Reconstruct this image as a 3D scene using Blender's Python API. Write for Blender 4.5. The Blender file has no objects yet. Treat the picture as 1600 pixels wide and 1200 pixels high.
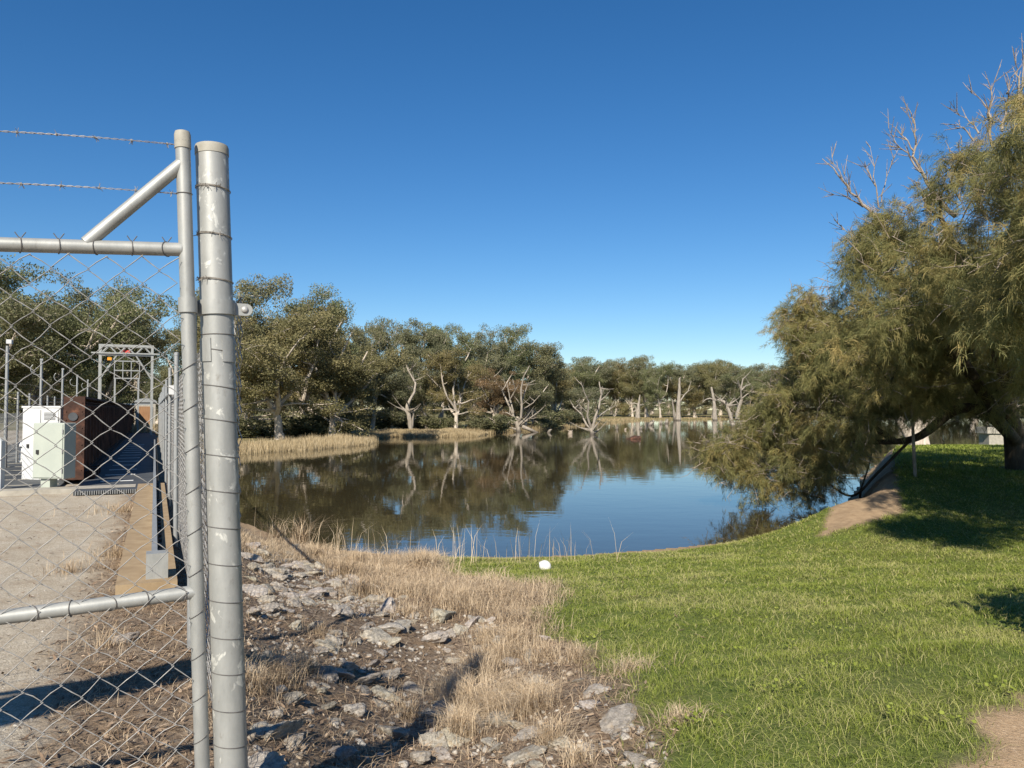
import bpy, math, random
import numpy as np
from mathutils import Vector, Matrix
R = math.radians
scene = bpy.context.scene
COL = scene.collection

# ------------------------------------------------------------------ camera, sky, sun, exposure
EYE = 1.6
PITCH = math.atan(40 / 1200)
cam_d = bpy.data.cameras.new('camera'); cam_d.sensor_width = 36; cam_d.lens = 27
cam_d.clip_start = 0.05; cam_d.clip_end = 8000
cam = bpy.data.objects.new('camera', cam_d); COL.objects.link(cam)
cam.location = (0, 0, EYE); cam.rotation_euler = (math.pi / 2 + PITCH, 0, 0)
scene.camera = cam

SUN_EL = R(37.0)
SUN_H = Vector((0.20, 0.97)).normalized()          # heading in which shadows fall
world = bpy.data.worlds.new('World'); scene.world = world; world.use_nodes = True
wn = world.node_tree; wn.nodes.clear()
sky = wn.nodes.new('ShaderNodeTexSky'); sky.sky_type = 'NISHITA'; sky.sun_disc = False
sky.sun_elevation = SUN_EL
sky.sun_rotation = math.atan2(-SUN_H.x, -SUN_H.y)
sky.altitude = 0; sky.air_density = 1.0; sky.dust_density = 0.0; sky.ozone_density = 5.0
bg = wn.nodes.new('ShaderNodeBackground'); bg.inputs[1].default_value = 0.072
wo = wn.nodes.new('ShaderNodeOutputWorld')
hs = wn.nodes.new('ShaderNodeHueSaturation'); hs.inputs['Saturation'].default_value = 1.24; hs.inputs['Hue'].default_value = 0.502
wn.links.new(sky.outputs[0], hs.inputs['Color']); wn.links.new(hs.outputs[0], bg.inputs[0]); wn.links.new(bg.outputs[0], wo.inputs[0])
sun_d = bpy.data.lights.new('sun', 'SUN'); sun_d.energy = 5.0; sun_d.angle = R(0.5); sun_d.color = (1.0, 0.92, 0.80)
sun = bpy.data.objects.new('sun', sun_d); COL.objects.link(sun)
ldir = Vector((SUN_H.x * math.cos(SUN_EL), SUN_H.y * math.cos(SUN_EL), -math.sin(SUN_EL)))
sun.rotation_euler = ldir.to_track_quat('-Z', 'Y').to_euler(); sun.location = (-20, -60, 60)
scene.view_settings.view_transform = 'Standard'; scene.view_settings.look = 'None'
scene.view_settings.exposure = 0.65; scene.view_settings.gamma = 1.0

# ------------------------------------------------------------------ measuring helpers
CT, ST = math.cos(PITCH), math.sin(PITCH)
def ray(px, py):
    a = (px - 800) / 1200; b = -(py - 600) / 1200
    return Vector((a, CT - b * ST, ST + b * CT))
def at_y(px, py, Y):
    d = ray(px, py); s = Y / d.y
    return Vector((d.x * s, Y, EYE + d.z * s))
def at_z(px, py, z):
    d = ray(px, py); s = (z - EYE) / d.z
    return Vector((d.x * s, d.y * s, z))
def unit(v): return v / np.maximum(np.linalg.norm(v, axis=-1, keepdims=True), 1e-9)

# ------------------------------------------------------------------ object helpers
ORG = {}
def tag(o, label=None, cat=None, group=None, kind=None):
    if label: o['label'] = label
    if cat: o['category'] = cat
    if group: o['group'] = group
    if kind: o['kind'] = kind
    return o
def thing(name, label, cat, loc=(0, 0, 0), group=None):
    o = bpy.data.objects.new(name, None); COL.objects.link(o); o.location = loc
    o.empty_display_size = 0.2
    ORG[o.name] = Vector(loc)
    return tag(o, label, cat, group)
def link_mesh(name, me, mat, parent=None, org=None):
    o = bpy.data.objects.new(name, me); COL.objects.link(o)
    if mat: me.materials.append(mat)
    if parent is not None:
        o.parent = parent; ORG[o.name] = ORG[parent.name]
    else:
        ORG[o.name] = Vector(org) if org is not None else Vector((0, 0, 0))
        o.location = ORG[o.name]
    return o
class MB:
    def __init__(s): s.v = []; s.f = []
    def add(s, vs, fs):
        n = len(s.v); s.v += [tuple(v) for v in vs]; s.f += [tuple(i + n for i in f) for f in fs]
    def box(s, c, sx, sy, sz, ex=(1, 0, 0), ey=(0, 1, 0), ez=(0, 0, 1), bev=0.0):
        c = Vector(c); ex = Vector(ex) * sx / 2; ey = Vector(ey) * sy / 2; ez = Vector(ez) * sz / 2
        vs = [c + ex * i + ey * j + ez * k for k in (-1, 1) for j in (-1, 1) for i in (-1, 1)]
        s.add(vs, [(0, 2, 3, 1), (4, 5, 7, 6), (0, 1, 5, 4), (2, 6, 7, 3), (0, 4, 6, 2), (1, 3, 7, 5)])
    def tube(s, pts, rad, n=8, cap=True, close=False):
        pts = [Vector(p) for p in pts]; m = len(pts)
        if not hasattr(rad, '__len__'): rad = [rad] * m
        up = None; rings = []
        for i, p in enumerate(pts):
            if close: t = pts[(i + 1) % m] - pts[i - 1]
            else: t = pts[min(i + 1, m - 1)] - pts[max(i - 1, 0)]
            t = t.normalized() if t.length > 1e-9 else Vector((0, 0, 1))
            if up is None:
                up = Vector((0, 0, 1)) if abs(t.z) < 0.9 else Vector((0, 1, 0))
            a = (up - t * up.dot(t))
            if a.length < 1e-5: a = Vector((1, 0, 0)) - t * t.x
            a.normalize(); up = a; b = t.cross(a)
            rings.append([p + (a * math.cos(2 * math.pi * k / n) + b * math.sin(2 * math.pi * k / n)) * rad[i] for k in range(n)])
        vs = [q for r_ in rings for q in r_]; fs = []
        for i in range(m if close else m - 1):
            j = (i + 1) % m
            for k in range(n):
                fs.append((i * n + k, i * n + (k + 1) % n, j * n + (k + 1) % n, j * n + k))
        if cap and not close:
            fs.append(tuple(reversed(range(n)))); fs.append(tuple((m - 1) * n + k for k in range(n)))
        s.add(vs, fs)
    def lathe(s, c, prof, n=20, axis=(0, 0, 1)):
        c = Vector(c); ax = Vector(axis).normalized()
        q = Vector((0, 0, 1)).rotation_difference(ax)
        vs = []; m = len(prof)
        for (r_, h) in prof:
            for k in range(n):
                a = 2 * math.pi * k / n
                vs.append(c + q @ Vector((r_ * math.cos(a), r_ * math.sin(a), h)))
        fs = []
        for i in range(m - 1):
            for k in range(n):
                fs.append((i * n + k, i * n + (k + 1) % n, (i + 1) * n + (k + 1) % n, (i + 1) * n + k))
        fs.append(tuple(reversed(range(n)))); fs.append(tuple((m - 1) * n + k for k in range(n)))
        s.add(vs, fs)
    def mesh(s, name, org=(0, 0, 0), smooth=False):
        me = bpy.data.meshes.new(name); o = Vector(org)
        me.from_pydata([tuple(Vector(v) - o) for v in s.v], [], s.f); me.validate()
        if smooth:
            me.shade_smooth()
            try: me.set_sharp_from_angle(angle=R(50))
            except Exception: pass
        return me
    def build(s, name, mat, parent=None, org=None, smooth=False):
        o0 = ORG[parent.name] if parent is not None else (Vector(org) if org is not None else Vector((0, 0, 0)))
        return link_mesh(name, s.mesh(name, o0, smooth), mat, parent, o0 if parent is None else None)
def np_mesh(name, V, loops, totals, attrs=None):
    me = bpy.data.meshes.new(name)
    V = np.ascontiguousarray(V, dtype=np.float32); loops = np.ascontiguousarray(loops, dtype=np.int32)
    totals = np.ascontiguousarray(totals, dtype=np.int32)
    me.vertices.add(len(V)); me.vertices.foreach_set('co', V.ravel())
    me.loops.add(len(loops)); me.loops.foreach_set('vertex_index', loops)
    me.polygons.add(len(totals))
    st = np.concatenate([[0], np.cumsum(totals)[:-1]]).astype(np.int32)
    me.polygons.foreach_set('loop_start', st)
    me.update(calc_edges=True)
    for k, a in (attrs or {}).items():
        at = me.attributes.new(k, 'FLOAT', 'POINT'); at.data.foreach_set('value', np.ascontiguousarray(a, dtype=np.float32))
    return me

# ------------------------------------------------------------------ materials
class NT:
    def __init__(s, name):
        s.m = bpy.data.materials.new(name); s.m.use_nodes = True; s.t = s.m.node_tree; s.t.nodes.clear()
        s.out = s.n('ShaderNodeOutputMaterial'); s.p = s.n('ShaderNodeBsdfPrincipled'); s.l(s.p.outputs[0], s.out.inputs[0])
        s.p.inputs['Specular IOR Level'].default_value = 0.3
    def n(s, t, **kw):
        x = s.t.nodes.new(t)
        for k, v in kw.items(): setattr(x, k, v)
        return x
    def l(s, a, b): s.t.links.new(a, b)
    def pos(s, scale=(1, 1, 1), src='pos'):
        if src == 'pos': o = s.n('ShaderNodeNewGeometry').outputs['Position']
        else: o = s.n('ShaderNodeTexCoord').outputs['Object']
        mp = s.n('ShaderNodeMapping'); mp.inputs['Scale'].default_value = scale; s.l(o, mp.inputs[0])
        return mp.outputs[0]
    def noise(s, scale, detail=4, rough=0.55, vec=None, dist=0.0, out='Fac'):
        x = s.n('ShaderNodeTexNoise'); x.inputs['Scale'].default_value = scale; x.inputs['Detail'].default_value = detail
        x.inputs['Roughness'].default_value = rough; x.inputs['Distortion'].default_value = dist
        if vec is not None: s.l(vec, x.inputs['Vector'])
        return x.outputs[out]
    def vor(s, scale, vec=None, feature='F1', out='Distance'):
        x = s.n('ShaderNodeTexVoronoi'); x.feature = feature; x.inputs['Scale'].default_value = scale
        if vec is not None: s.l(vec, x.inputs['Vector'])
        return x.outputs[out]
    def ramp(s, fac, stops):
        x = s.n('ShaderNodeValToRGB'); e = x.color_ramp.elements
        while len(e) < len(stops): e.new(0.5)
        for el, (p, c) in zip(e, stops):
            el.position = p; el.color = (*c, 1) if hasattr(c, '__len__') else (c, c, c, 1)
        s.l(fac, x.inputs[0]); return x.outputs[0]
    def mix(s, fac, a, b, mode='MIX'):
        x = s.n('ShaderNodeMix'); x.data_type = 'RGBA'; x.blend_type = mode
        for sock, v in ((x.inputs[0], fac), (x.inputs[6], a), (x.inputs[7], b)):
            if hasattr(v, 'is_output'): s.l(v, sock)
            elif hasattr(v, '__len__'): sock.default_value = (*v, 1)
            else: sock.default_value = v
        return x.outputs[2]
    def math(s, op, a, b=0.5, c=None, clamp=False):
        x = s.n('ShaderNodeMath', operation=op); x.use_clamp = clamp
        for i, v in enumerate((a, b, c)):
            if v is None: continue
            if hasattr(v, 'is_output'): s.l(v, x.inputs[i])
            else: x.inputs[i].default_value = v
        return x.outputs[0]
    def attr(s, name): return s.n('ShaderNodeAttribute', attribute_name=name).outputs['Fac']
    def bump(s, h, strength=0.3, dist=0.01):
        b = s.n('ShaderNodeBump'); b.inputs['Strength'].default_value = strength; b.inputs['Distance'].default_value = dist
        s.l(h, b.inputs['Height']); s.l(b.outputs[0], s.p.inputs['Normal'])
    def base(s, c):
        if hasattr(c, 'is_output'): s.l(c, s.p.inputs['Base Color'])
        else: s.p.inputs['Base Color'].default_value = (*c, 1)
    def set(s, rough=0.6, metal=0.0, spec=0.3):
        s.p.inputs['Roughness'].default_value = rough; s.p.inputs['Metallic'].default_value = metal
        s.p.inputs['Specular IOR Level'].default_value = spec
def m_simple(name, c1, c2, scale=8, rough=0.6, metal=0.0, bump=0.0, spec=0.3, bd=0.01, src='pos', stretch=(1, 1, 1)):
    t = NT(name); v = t.pos(stretch, src); f = t.noise(scale, 6, 0.6, v)
    t.base(t.ramp(f, [(0.3, c1), (0.7, c2)])); t.set(rough, metal, spec)
    if bump: t.bump(t.noise(scale * 4, 6, 0.65, v), bump, bd)
    return t.m
def m_galv(name, patch=0.62, dark=(0.23, 0.237, 0.225), light=(0.36, 0.365, 0.345), flakes=True):
    t = NT(name); v = t.pos((1, 1, 0.45))
    c = t.ramp(t.noise(14, 6, 0.65, v), [(0.28, dark), (0.72, light)])
    c = t.mix(t.math('MULTIPLY', t.noise(90, 3, 0.5, t.pos((1, 1, 0.12))), 0.35), c, (0.40, 0.40, 0.375))
    if flakes:
        w = t.ramp(t.noise(17, 5, 0.6, t.pos((1, 1, 0.8)), 0.6), [(patch - 0.02, 0.0), (patch + 0.03, 1.0)])
        c = t.mix(t.math('MULTIPLY', w, t.math('MULTIPLY', t.noise(120, 4, 0.7, v), 1.5)), c, (0.58, 0.58, 0.53))
    g = t.ramp(t.noise(34, 5, 0.7, t.pos((1, 1, 0.5))), [(0.60, 0.0), (0.78, 0.6)])
    c = t.mix(g, c, (0.17, 0.155, 0.13))
    t.base(c); t.set(0.5, 0.3, 0.4); t.bump(t.noise(60, 4, 0.6, v), 0.12, 0.003)
    return t.m
def m_leaf(name, lo, mid, hi, trans=0.25, rough=0.6, objtint=True, brown=None):
    t = NT(name); a = t.attr('tint')
    c = t.ramp(a, [(0.0, lo), (0.5, mid), (1.0, hi)])
    if objtint:
        oi = t.n('ShaderNodeObjectInfo'); c = t.mix(1.0, c, oi.outputs['Color'], 'MULTIPLY')
    t.base(c); t.set(rough, 0, 0.25)
    tr = t.n('ShaderNodeBsdfTranslucent'); t.l(c, tr.inputs[0])
    mx = t.n('ShaderNodeMixShader'); mx.inputs[0].default_value = trans
    t.l(t.p.outputs[0], mx.inputs[1]); t.l(tr.outputs[0], mx.inputs[2]); t.l(mx.outputs[0], t.out.inputs[0])
    return t.m
M = {}
M['post'] = m_galv('galvanised_post', 0.60)
M['galv'] = m_galv('galvanised_pipe', 0.76)
M['galv_far'] = m_galv('weathered_galvanised', 0.9, (0.22, 0.23, 0.23), (0.31, 0.32, 0.32), False)
M['cap'] = m_simple('plastic_cap', (0.26, 0.245, 0.20), (0.34, 0.325, 0.275), 30, 0.6)
M['wire'] = m_simple('fence_wire', (0.25, 0.245, 0.23), (0.38, 0.37, 0.345), 40, 0.5, 0.2)
M['tie'] = m_simple('tie_wire', (0.09, 0.085, 0.08), (0.17, 0.16, 0.15), 40, 0.6, 0.2)
M['barb'] = m_simple('barbed_wire', (0.20, 0.18, 0.15), (0.36, 0.34, 0.31), 60, 0.6, 0.2)
M['bolt'] = m_simple('bolt_steel', (0.33, 0.33, 0.32), (0.45, 0.45, 0.43), 40, 0.5, 0.3)
M['white'] = m_simple('white_paint', (0.50, 0.51, 0.50), (0.57, 0.57, 0.56), 5, 0.45)
M['cab'] = m_simple('pale_green_cabinet', (0.33, 0.36, 0.315), (0.38, 0.41, 0.355), 3, 0.5)
M['rust'] = None
M['deckd'] = m_simple('dark_steel_deck', (0.045, 0.05, 0.055), (0.085, 0.09, 0.095), 3, 0.7, 0.1, 0.2)
M['deckr'] = m_simple('grey_road_deck', (0.06, 0.065, 0.065), (0.10, 0.105, 0.105), 2, 0.8, 0, 0.2)
M['conc'] = m_simple('grey_concrete', (0.26, 0.24, 0.20), (0.40, 0.37, 0.31), 6, 0.9, 0, 0.4)
M['beam'] = m_simple('ochre_concrete', (0.235, 0.165, 0.092), (0.34, 0.255, 0.155), 5, 0.9, 0, 0.35)
M['black'] = m_simple('black_rubber', (0.015, 0.015, 0.015), (0.03, 0.03, 0.03), 10, 0.7)
M['door'] = m_simple('orange_timber', (0.22, 0.115, 0.055), (0.32, 0.18, 0.09), 4, 0.7, stretch=(6, 6, 0.6))
M['red'] = m_simple('red_paint', (0.5, 0.05, 0.04), (0.6, 0.08, 0.06), 4, 0.5)
M['amber'] = m_simple('amber_lens', (0.7, 0.25, 0.02), (0.8, 0.32, 0.03), 4, 0.4)
M['glass'] = m_simple('dark_lens', (0.02, 0.02, 0.025), (0.04, 0.04, 0.05), 4, 0.15, spec=0.5)
M['foam'] = m_simple('white_foam', (0.62, 0.62, 0.60), (0.72, 0.72, 0.70), 25, 0.6, 0, 0.3)
t = NT('rusty_steel'); v = t.pos()
c = t.ramp(t.noise(5, 7, 0.7, v), [(0.32, (0.028, 0.019, 0.016)), (0.55, (0.075, 0.038, 0.027)), (0.76, (0.21, 0.095, 0.055))])
t.base(c); t.set(0.85, 0, 0.2); t.bump(t.noise(40, 5, 0.7, v), 0.4, 0.01); M['rust'] = t.m
def m_bark(name, pale, mid, dark, scale=1.2):
    t = NT(name); v = t.pos((1, 1, 0.28), 'obj')
    c = t.ramp(t.noise(scale * 2.2, 6, 0.7, v, 0.6), [(0.25, dark), (0.48, mid), (0.68, pale)])
    if 'dead' in name:
        c = t.mix(t.math('MULTIPLY', t.ramp(t.noise(2.5, 6, 0.75, t.pos((2.5, 2.5, 0.18), 'obj')), [(0.45, 0.0), (0.62, 1.0)]), 0.6), c, (0.14, 0.12, 0.10))
        sx = t.n('ShaderNodeSeparateXYZ'); t.l(t.n('ShaderNodeNewGeometry').outputs['Position'], sx.inputs[0])
        wl = t.math('ADD', sx.outputs[2], t.math('MULTIPLY', t.noise(3.0, 3, 0.6, v), 0.35))
        c = t.mix(t.ramp(t.math('MULTIPLY_ADD', wl, 0.8, 1.05), [(0.0, 0.85), (0.35, 0.0)]), c, (0.07, 0.06, 0.05))
    t.base(c); t.set(0.85, 0, 0.2); t.bump(t.noise(scale * 9, 6, 0.7, v), 0.5, 0.05)
    return t.m
M['gumbark'] = m_bark('pale_gum_bark', (0.60, 0.54, 0.46), (0.42, 0.36, 0.29), (0.17, 0.14, 0.11))
M['deadwood'] = m_bark('bleached_deadwood', (0.41, 0.365, 0.30), (0.30, 0.262, 0.212), (0.13, 0.11, 0.09))
M['oakbark'] = m_bark('dark_oak_bark', (0.12, 0.095, 0.07), (0.07, 0.055, 0.04), (0.03, 0.024, 0.018), 3)
M['twig'] = m_bark('grey_twig', (0.40, 0.34, 0.27), (0.27, 0.22, 0.17), (0.12, 0.10, 0.08), 4)
M['gumleaf'] = m_leaf('gum_foliage', (0.100, 0.106, 0.054), (0.190, 0.188, 0.096), (0.30, 0.275, 0.155), 0.36)
M['oakleaf'] = m_leaf('she_oak_foliage', (0.125, 0.136, 0.050), (0.262, 0.250, 0.097), (0.44, 0.345, 0.14), 0.42)
M['grass'] = m_leaf('green_grass', (0.140, 0.185, 0.027), (0.275, 0.315, 0.056), (0.52, 0.46, 0.22), 0.3, 0.55, False)
M['straw'] = m_leaf('dry_grass', (0.24, 0.165, 0.105), (0.52, 0.40, 0.26), (0.74, 0.61, 0.43), 0.25, 0.7, False)
M['reed'] = m_leaf('dry_reeds', (0.22, 0.165, 0.085), (0.42, 0.33, 0.19), (0.60, 0.49, 0.31), 0.25, 0.7, False)
M['litter'] = m_leaf('dead_leaves', (0.07, 0.048, 0.034), (0.23, 0.16, 0.105), (0.52, 0.40, 0.28), 0.1, 0.8, False)
t = NT('rough_rock'); v = t.pos((1, 1, 1), 'obj')
oi = t.n('ShaderNodeObjectInfo')
ad = t.n('ShaderNodeVectorMath', operation='ADD'); t.l(v, ad.inputs[0]); t.l(oi.outputs['Random'], ad.inputs[1])
c = t.ramp(t.noise(7, 8, 0.7, ad.outputs[0], 0.4), [(0.28, (0.15, 0.135, 0.115)), (0.46, (0.35, 0.322, 0.28)), (0.68, (0.57, 0.53, 0.46))])
c = t.mix(t.ramp(t.noise(3, 4, 0.6, ad.outputs[0]), [(0.52, 0.0), (0.66, 0.55)]), c, (0.36, 0.26, 0.15))
c = t.mix(1.0, c, oi.outputs['Color'], 'MULTIPLY')
t.base(c); t.set(0.92, 0, 0.2); t.bump(t.noise(26, 8, 0.75, ad.outputs[0]), 0.75, 0.02); M['rock'] = t.m

# ------------------------------------------------------------------ fence frame of reference
O = Vector((-1.02, 2.85, 0))
VV = Vector((-0.465, 1.0, 0)).normalized()        # along the fence and the bridge
UL = Vector((-VV.y, VV.x, 0))                      # leftwards, along the gate
def P(u, v, z=0.0): return O + UL * u + VV * v + Vector((0, 0, z))

# ------------------------------------------------------------------ terrain
WATER = -1.6
def wp(px, py):
    q = at_z(px, py, WATER); return (q.x, q.y)
SHORE = [wp(375, 815), wp(440, 838), wp(520, 857), wp(600, 866), wp(700, 869), wp(800, 869), wp(900, 866), wp(1000, 860),
         wp(1100, 851), wp(1200, 841), wp(1260, 832), wp(1300, 825), wp(1322, 788), wp(1345, 745), (24, 50), (32, 61), (40, 66), (70, 70), (140, 76),
         (500, 90), (500, 330), (200, 300), (110, 268), (64, 250), (42, 235), (30, 205), (21, 178), (9, 135), (0, 112), (-3.5, 99), (-4.3, 91), (-9.5, 89), (-14.6, 90),
         (-13.6, 78), (-13.4, 69), (-16.0, 61.5), (-19.4, 56), (-24, 54)]
for uv in ((-2.2, 45), (-2.0, 35), (-2.0, 26)):
    q = P(*uv); SHORE.append((q.x, q.y))
SH = np.array(SHORE)
def in_poly(x, y, poly):
    poly = np.asarray(poly); ins = np.zeros(x.shape, bool); n = len(poly)
    for i in range(n):
        x1, y1 = poly[i]; x2, y2 = poly[(i + 1) % n]
        if y1 == y2: continue
        c = ((y1 > y) != (y2 > y)) & (x < (x2 - x1) * (y - y1) / (y2 - y1) + x1)
        ins ^= c
    return ins
def poly_dist(x, y, poly, closed=True):
    poly = np.asarray(poly); d = np.full(x.shape, 1e9); n = len(poly)
    for i in range(n if closed else n - 1):
        x1, y1 = poly[i]; x2, y2 = poly[(i + 1) % n]; dx, dy = x2 - x1, y2 - y1
        t_ = np.clip(((x - x1) * dx + (y - y1) * dy) / (dx * dx + dy * dy + 1e-12), 0, 1)
        d = np.minimum(d, np.hypot(x - x1 - t_ * dx, y - y1 - t_ * dy))
    return d
def sstep(a, b, x):
    t_ = np.clip((x - a) / (b - a), 0, 1); return t_ * t_ * (3 - 2 * t_)
_rs = np.random.RandomState(5)
_wv = [(_rs.uniform(0, 6.28), _rs.uniform(0, 6.28)) for _ in range(24)]
def wob(x, y, lam, k0=0):
    s = np.zeros(x.shape)
    for i in range(6):
        a, ph = _wv[(k0 + i) % 24]; k = 2 * math.pi / (lam * (0.6 + 0.17 * i))
        s += np.sin((x * math.cos(a + i) + y * math.sin(a + i)) * k + ph)
    return s / 6
def shore_dist(x, y):
    d = poly_dist(x, y, SH) + 0.0
    return np.where(in_poly(x, y, SH), -d, d)
def ground_z(x, y, want=False):
    x = np.asarray(x, float); y = np.asarray(y, float)
    d = shore_dist(x, y) + wob(x, y, 2.6, 3) * 0.18 * sstep(0, 30, y + 20)
    rx, ry = x - O.x, y - O.y
    u = rx * UL.x + ry * UL.y; v = rx * VV.x + ry * VV.y
    near = 1 - sstep(36, 60, y)                                     # near side of the pond
    right = sstep(4.0, 8.5, x) * sstep(13, 22, y)
    H = -0.02 * sstep(3, 12, np.hypot(x, y)) * 0 + 0.0
    H = H - 0.22 * sstep(3, 9, x)
    wn_ = 13.5 * (1 - right) + 1.6 * right
    zn = WATER + (H - WATER) * np.where(right > 0.5, sstep(-0.15, 1.0, d / wn_), np.clip(d / wn_, -1, 1))
    lin = np.clip(d / 13.5, -1, 1); lin = np.where(lin > 0.8, 0.8 + 0.2 * np.sin((lin - 0.8) / 0.2 * math.pi / 2) , lin)
    zr = WATER + (H - WATER) * sstep(0.0, 1.0, np.clip(d, -2, 99) / 1.6)
    zf = WATER + (H - WATER) * lin
    zn = zf * (1 - right) + zr * right
    sl = 0.62 + 0.30 * sstep(8, 19, v)
    zy = -sl * np.maximum(0, -u - 0.15)
    zy = zy + 0.22 * np.exp(-((u + 1.5) / 0.7) ** 2) * np.exp(-((v - 4.6) / 1.8) ** 2)
    zn = zn - 0.42 * np.exp(-((x + 0.45) / 0.95) ** 2) * sstep(1.2, 3.6, y) * (1 - sstep(5.5, 10, y))
    k = 0.12
    zs = np.maximum(zn, zy) + k * np.log1p(np.exp(-np.abs(zn - zy) / k)) * np.where(u < 0.3, 1.0, 0.0) * sstep(0.3, -0.3, u) 
    zs = np.where(u > 0, np.maximum(zs, 0), zs)
    zfar = WATER + 0.38 * sstep(0, 4.0, d) + 0.8 * sstep(6, 60, d)
    leftland = sstep(-1.5, 0.5, u) * (1 - sstep(58, 75, y))
    far = zfar * (1 - leftland)
    z = zs * near + far * (1 - near)
    z = np.where(d > 0, WATER + (z - WATER) * sstep(-0.05, 1.0, d), WATER + np.maximum(d * 0.35, -1.8))
    r = np.hypot(x, y)
    rough = (1 - sstep(20, 40, r)) * sstep(0.2, 2.0, d)
    yard = sstep(-0.4, 0.3, u)
    z = z + rough * (1 - yard) * (0.045 * wob(x, y, 1.9, 0) + 0.022 * wob(x, y, 0.7, 8)) + rough * yard * 0.01 * wob(x, y, 0.9, 5)
    if want: return z, d, u, v
    return z
def hit(px, py):
    d = ray(px, py); s = np.concatenate([np.linspace(1.5, 40, 1600), np.linspace(40, 320, 1200)])
    X, Y, Z = d.x * s, d.y * s, EYE + d.z * s
    g = np.maximum(ground_z(X, Y), WATER)
    i = int(np.argmax(Z < g)); return Vector((X[i], Y[i], g[i]))
def hits(pts): return [hit(*p) for p in pts]
GRASS_EDGE = hits([(1120, 1420), (1050, 1290), (1010, 1200), (1000, 1140), (965, 1070), (905, 1020), (850, 985), (835, 960), (868, 928), (850, 914), (760, 906), (692, 900), (676, 868)])
GR_POLY = [(p.x, p.y) for p in GRASS_EDGE] + [(-1.6, 20), (5, 20), (10.3, 20.7), (14.0, 28.5), (20.5, 46), (30.5, 64), (60, 72), (140, 80), (140, 20), (60, -5), (9, -3), (4.6, 2.6)]
pth = hits([(1495, 1215), (1545, 1120), (1610, 1085)])
SAND_POLY = [(p.x, p.y) for p in hits([(1280, 838), (1312, 829), (1370, 812), (1410, 801), (1404, 775), (1398, 745), (1393, 718), (1400, 700)])] + [(34, 60), (18, 38), (12, 28), (9.2, 21.5)]
PATH_POLY = [(p.x, p.y) for p in pth] + [(5, 5.0), (9, 5.2), (9, -3), (-1, -3), (-0.5, 1.0), (1.0, 2.0)]
def masks(x, y, d, u, v):
    w1 = wob(x, y, 0.8, 2) * 0.16 + wob(x, y, 0.3, 11) * 0.08
    gd = poly_dist(x, y, GR_POLY); gd = np.where(in_poly(x, y, GR_POLY), gd, -gd) + w1
    pd = poly_dist(x, y, PATH_POLY); pd = np.where(in_poly(x, y, PATH_POLY), pd, -pd) + w1 * 0.8
    sp_ = poly_dist(x, y, SAND_POLY); sp_ = np.where(in_poly(x, y, SAND_POLY), sp_, -sp_) + w1 * 0.6
    sand = sstep(-0.12, 0.12, sp_)
    sand = np.maximum(sand, 1 - sstep(0.25, 0.6, d + w1 * 0.5))
    path = sstep(-0.12, 0.15, pd)
    gravel = sstep(0.55, 1.0, u + w1 * 1.3) * (1 - sstep(60, 90, y))
    gravel = np.maximum(gravel, (x < -2) * sstep(0.55, 1.0, u) )
    grass = sstep(-0.12, 0.22, gd) * (1 - sand) * (1 - path)
    farg = sstep(42, 60, y) * (1 - sstep(-3, 2, u + 0 * y) * (1 - sstep(60, 75, y)))
    return dict(grass=grass, sand=sand, gravel=gravel * (1 - farg), path=path, farg=farg)
ang = np.concatenate([np.linspace(-52, 52, 560), np.linspace(54, 306, 127)])
rr = np.concatenate([[0.25, 0.6, 1.0], np.geomspace(1.4, 40, 330), np.geomspace(40.6, 4000, 190)])
A, RR = np.meshgrid(np.radians(ang), rr)
GX, GY = (RR * np.sin(A)).ravel(), (RR * np.cos(A)).ravel()
gz, gd_, gu_, gv_ = ground_z(GX, GY, True)
mk = masks(GX, GY, gd_, gu_, gv_)
na, nr = len(ang), len(rr)
I, J = np.meshgrid(np.arange(nr - 1), np.arange(na), indexing='ij')
J2 = (J + 1) % na
quads = np.stack([I * na + J, I * na + J2, (I + 1) * na + J2, (I + 1) * na + J], -1).reshape(-1, 4)[:, ::-1]
V = np.stack([GX, GY, gz], -1)
V = np.vstack([V, [[0, 0, float(ground_z(np.array([0.0]), np.array([0.0]))[0])]]])
tri = np.stack([np.full(na, len(V) - 1), (np.arange(na) + 1) % na, np.arange(na)], -1)
loops = np.concatenate([quads.ravel(), tri.ravel()]); tot = np.concatenate([np.full(len(quads), 4), np.full(na, 3)])
me = np_mesh('ground', V, loops, tot, {k: np.append(a, 0) for k, a in mk.items()})
me.polygons.foreach_set('use_smooth', np.ones(len(me.polygons), bool))
t = NT('ground_cover'); v = t.pos()
n1 = t.noise(1.3, 6, 0.6, v); n2 = t.noise(22, 6, 0.7, v); n3 = t.noise(90, 4, 0.7, v)
lit = t.ramp(n2, [(0.3, (0.095, 0.070, 0.050)), (0.55, (0.23, 0.175, 0.125)), (0.75, (0.41, 0.34, 0.26))])
lit = t.mix(t.ramp(n1, [(0.45, 0.0), (0.65, 0.6)]), lit, (0.27, 0.18, 0.10))
lit = t.mix(t.ramp(t.noise(9, 6, 0.7, v), [(0.55, 0.0), (0.66, 0.55)]), lit, (0.34, 0.31, 0.26))
grav = t.ramp(n3, [(0.30, (0.20, 0.165, 0.12)), (0.5, (0.45, 0.395, 0.305)), (0.70, (0.68, 0.61, 0.50))])
grav = t.mix(t.ramp(t.noise(2.2, 7, 0.65, v), [(0.42, 0.0), (0.68, 0.55)]), grav, (0.27, 0.20, 0.125))
grav = t.mix(t.ramp(t.noise(16, 6, 0.75, v), [(0.50, 0.0), (0.64, 0.55)]), grav, (0.24, 0.19, 0.135))
grav = t.mix(t.ramp(t.vor(60, v), [(0.05, 0.6), (0.25, 0.0)]), grav, (0.55, 0.50, 0.42))
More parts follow.
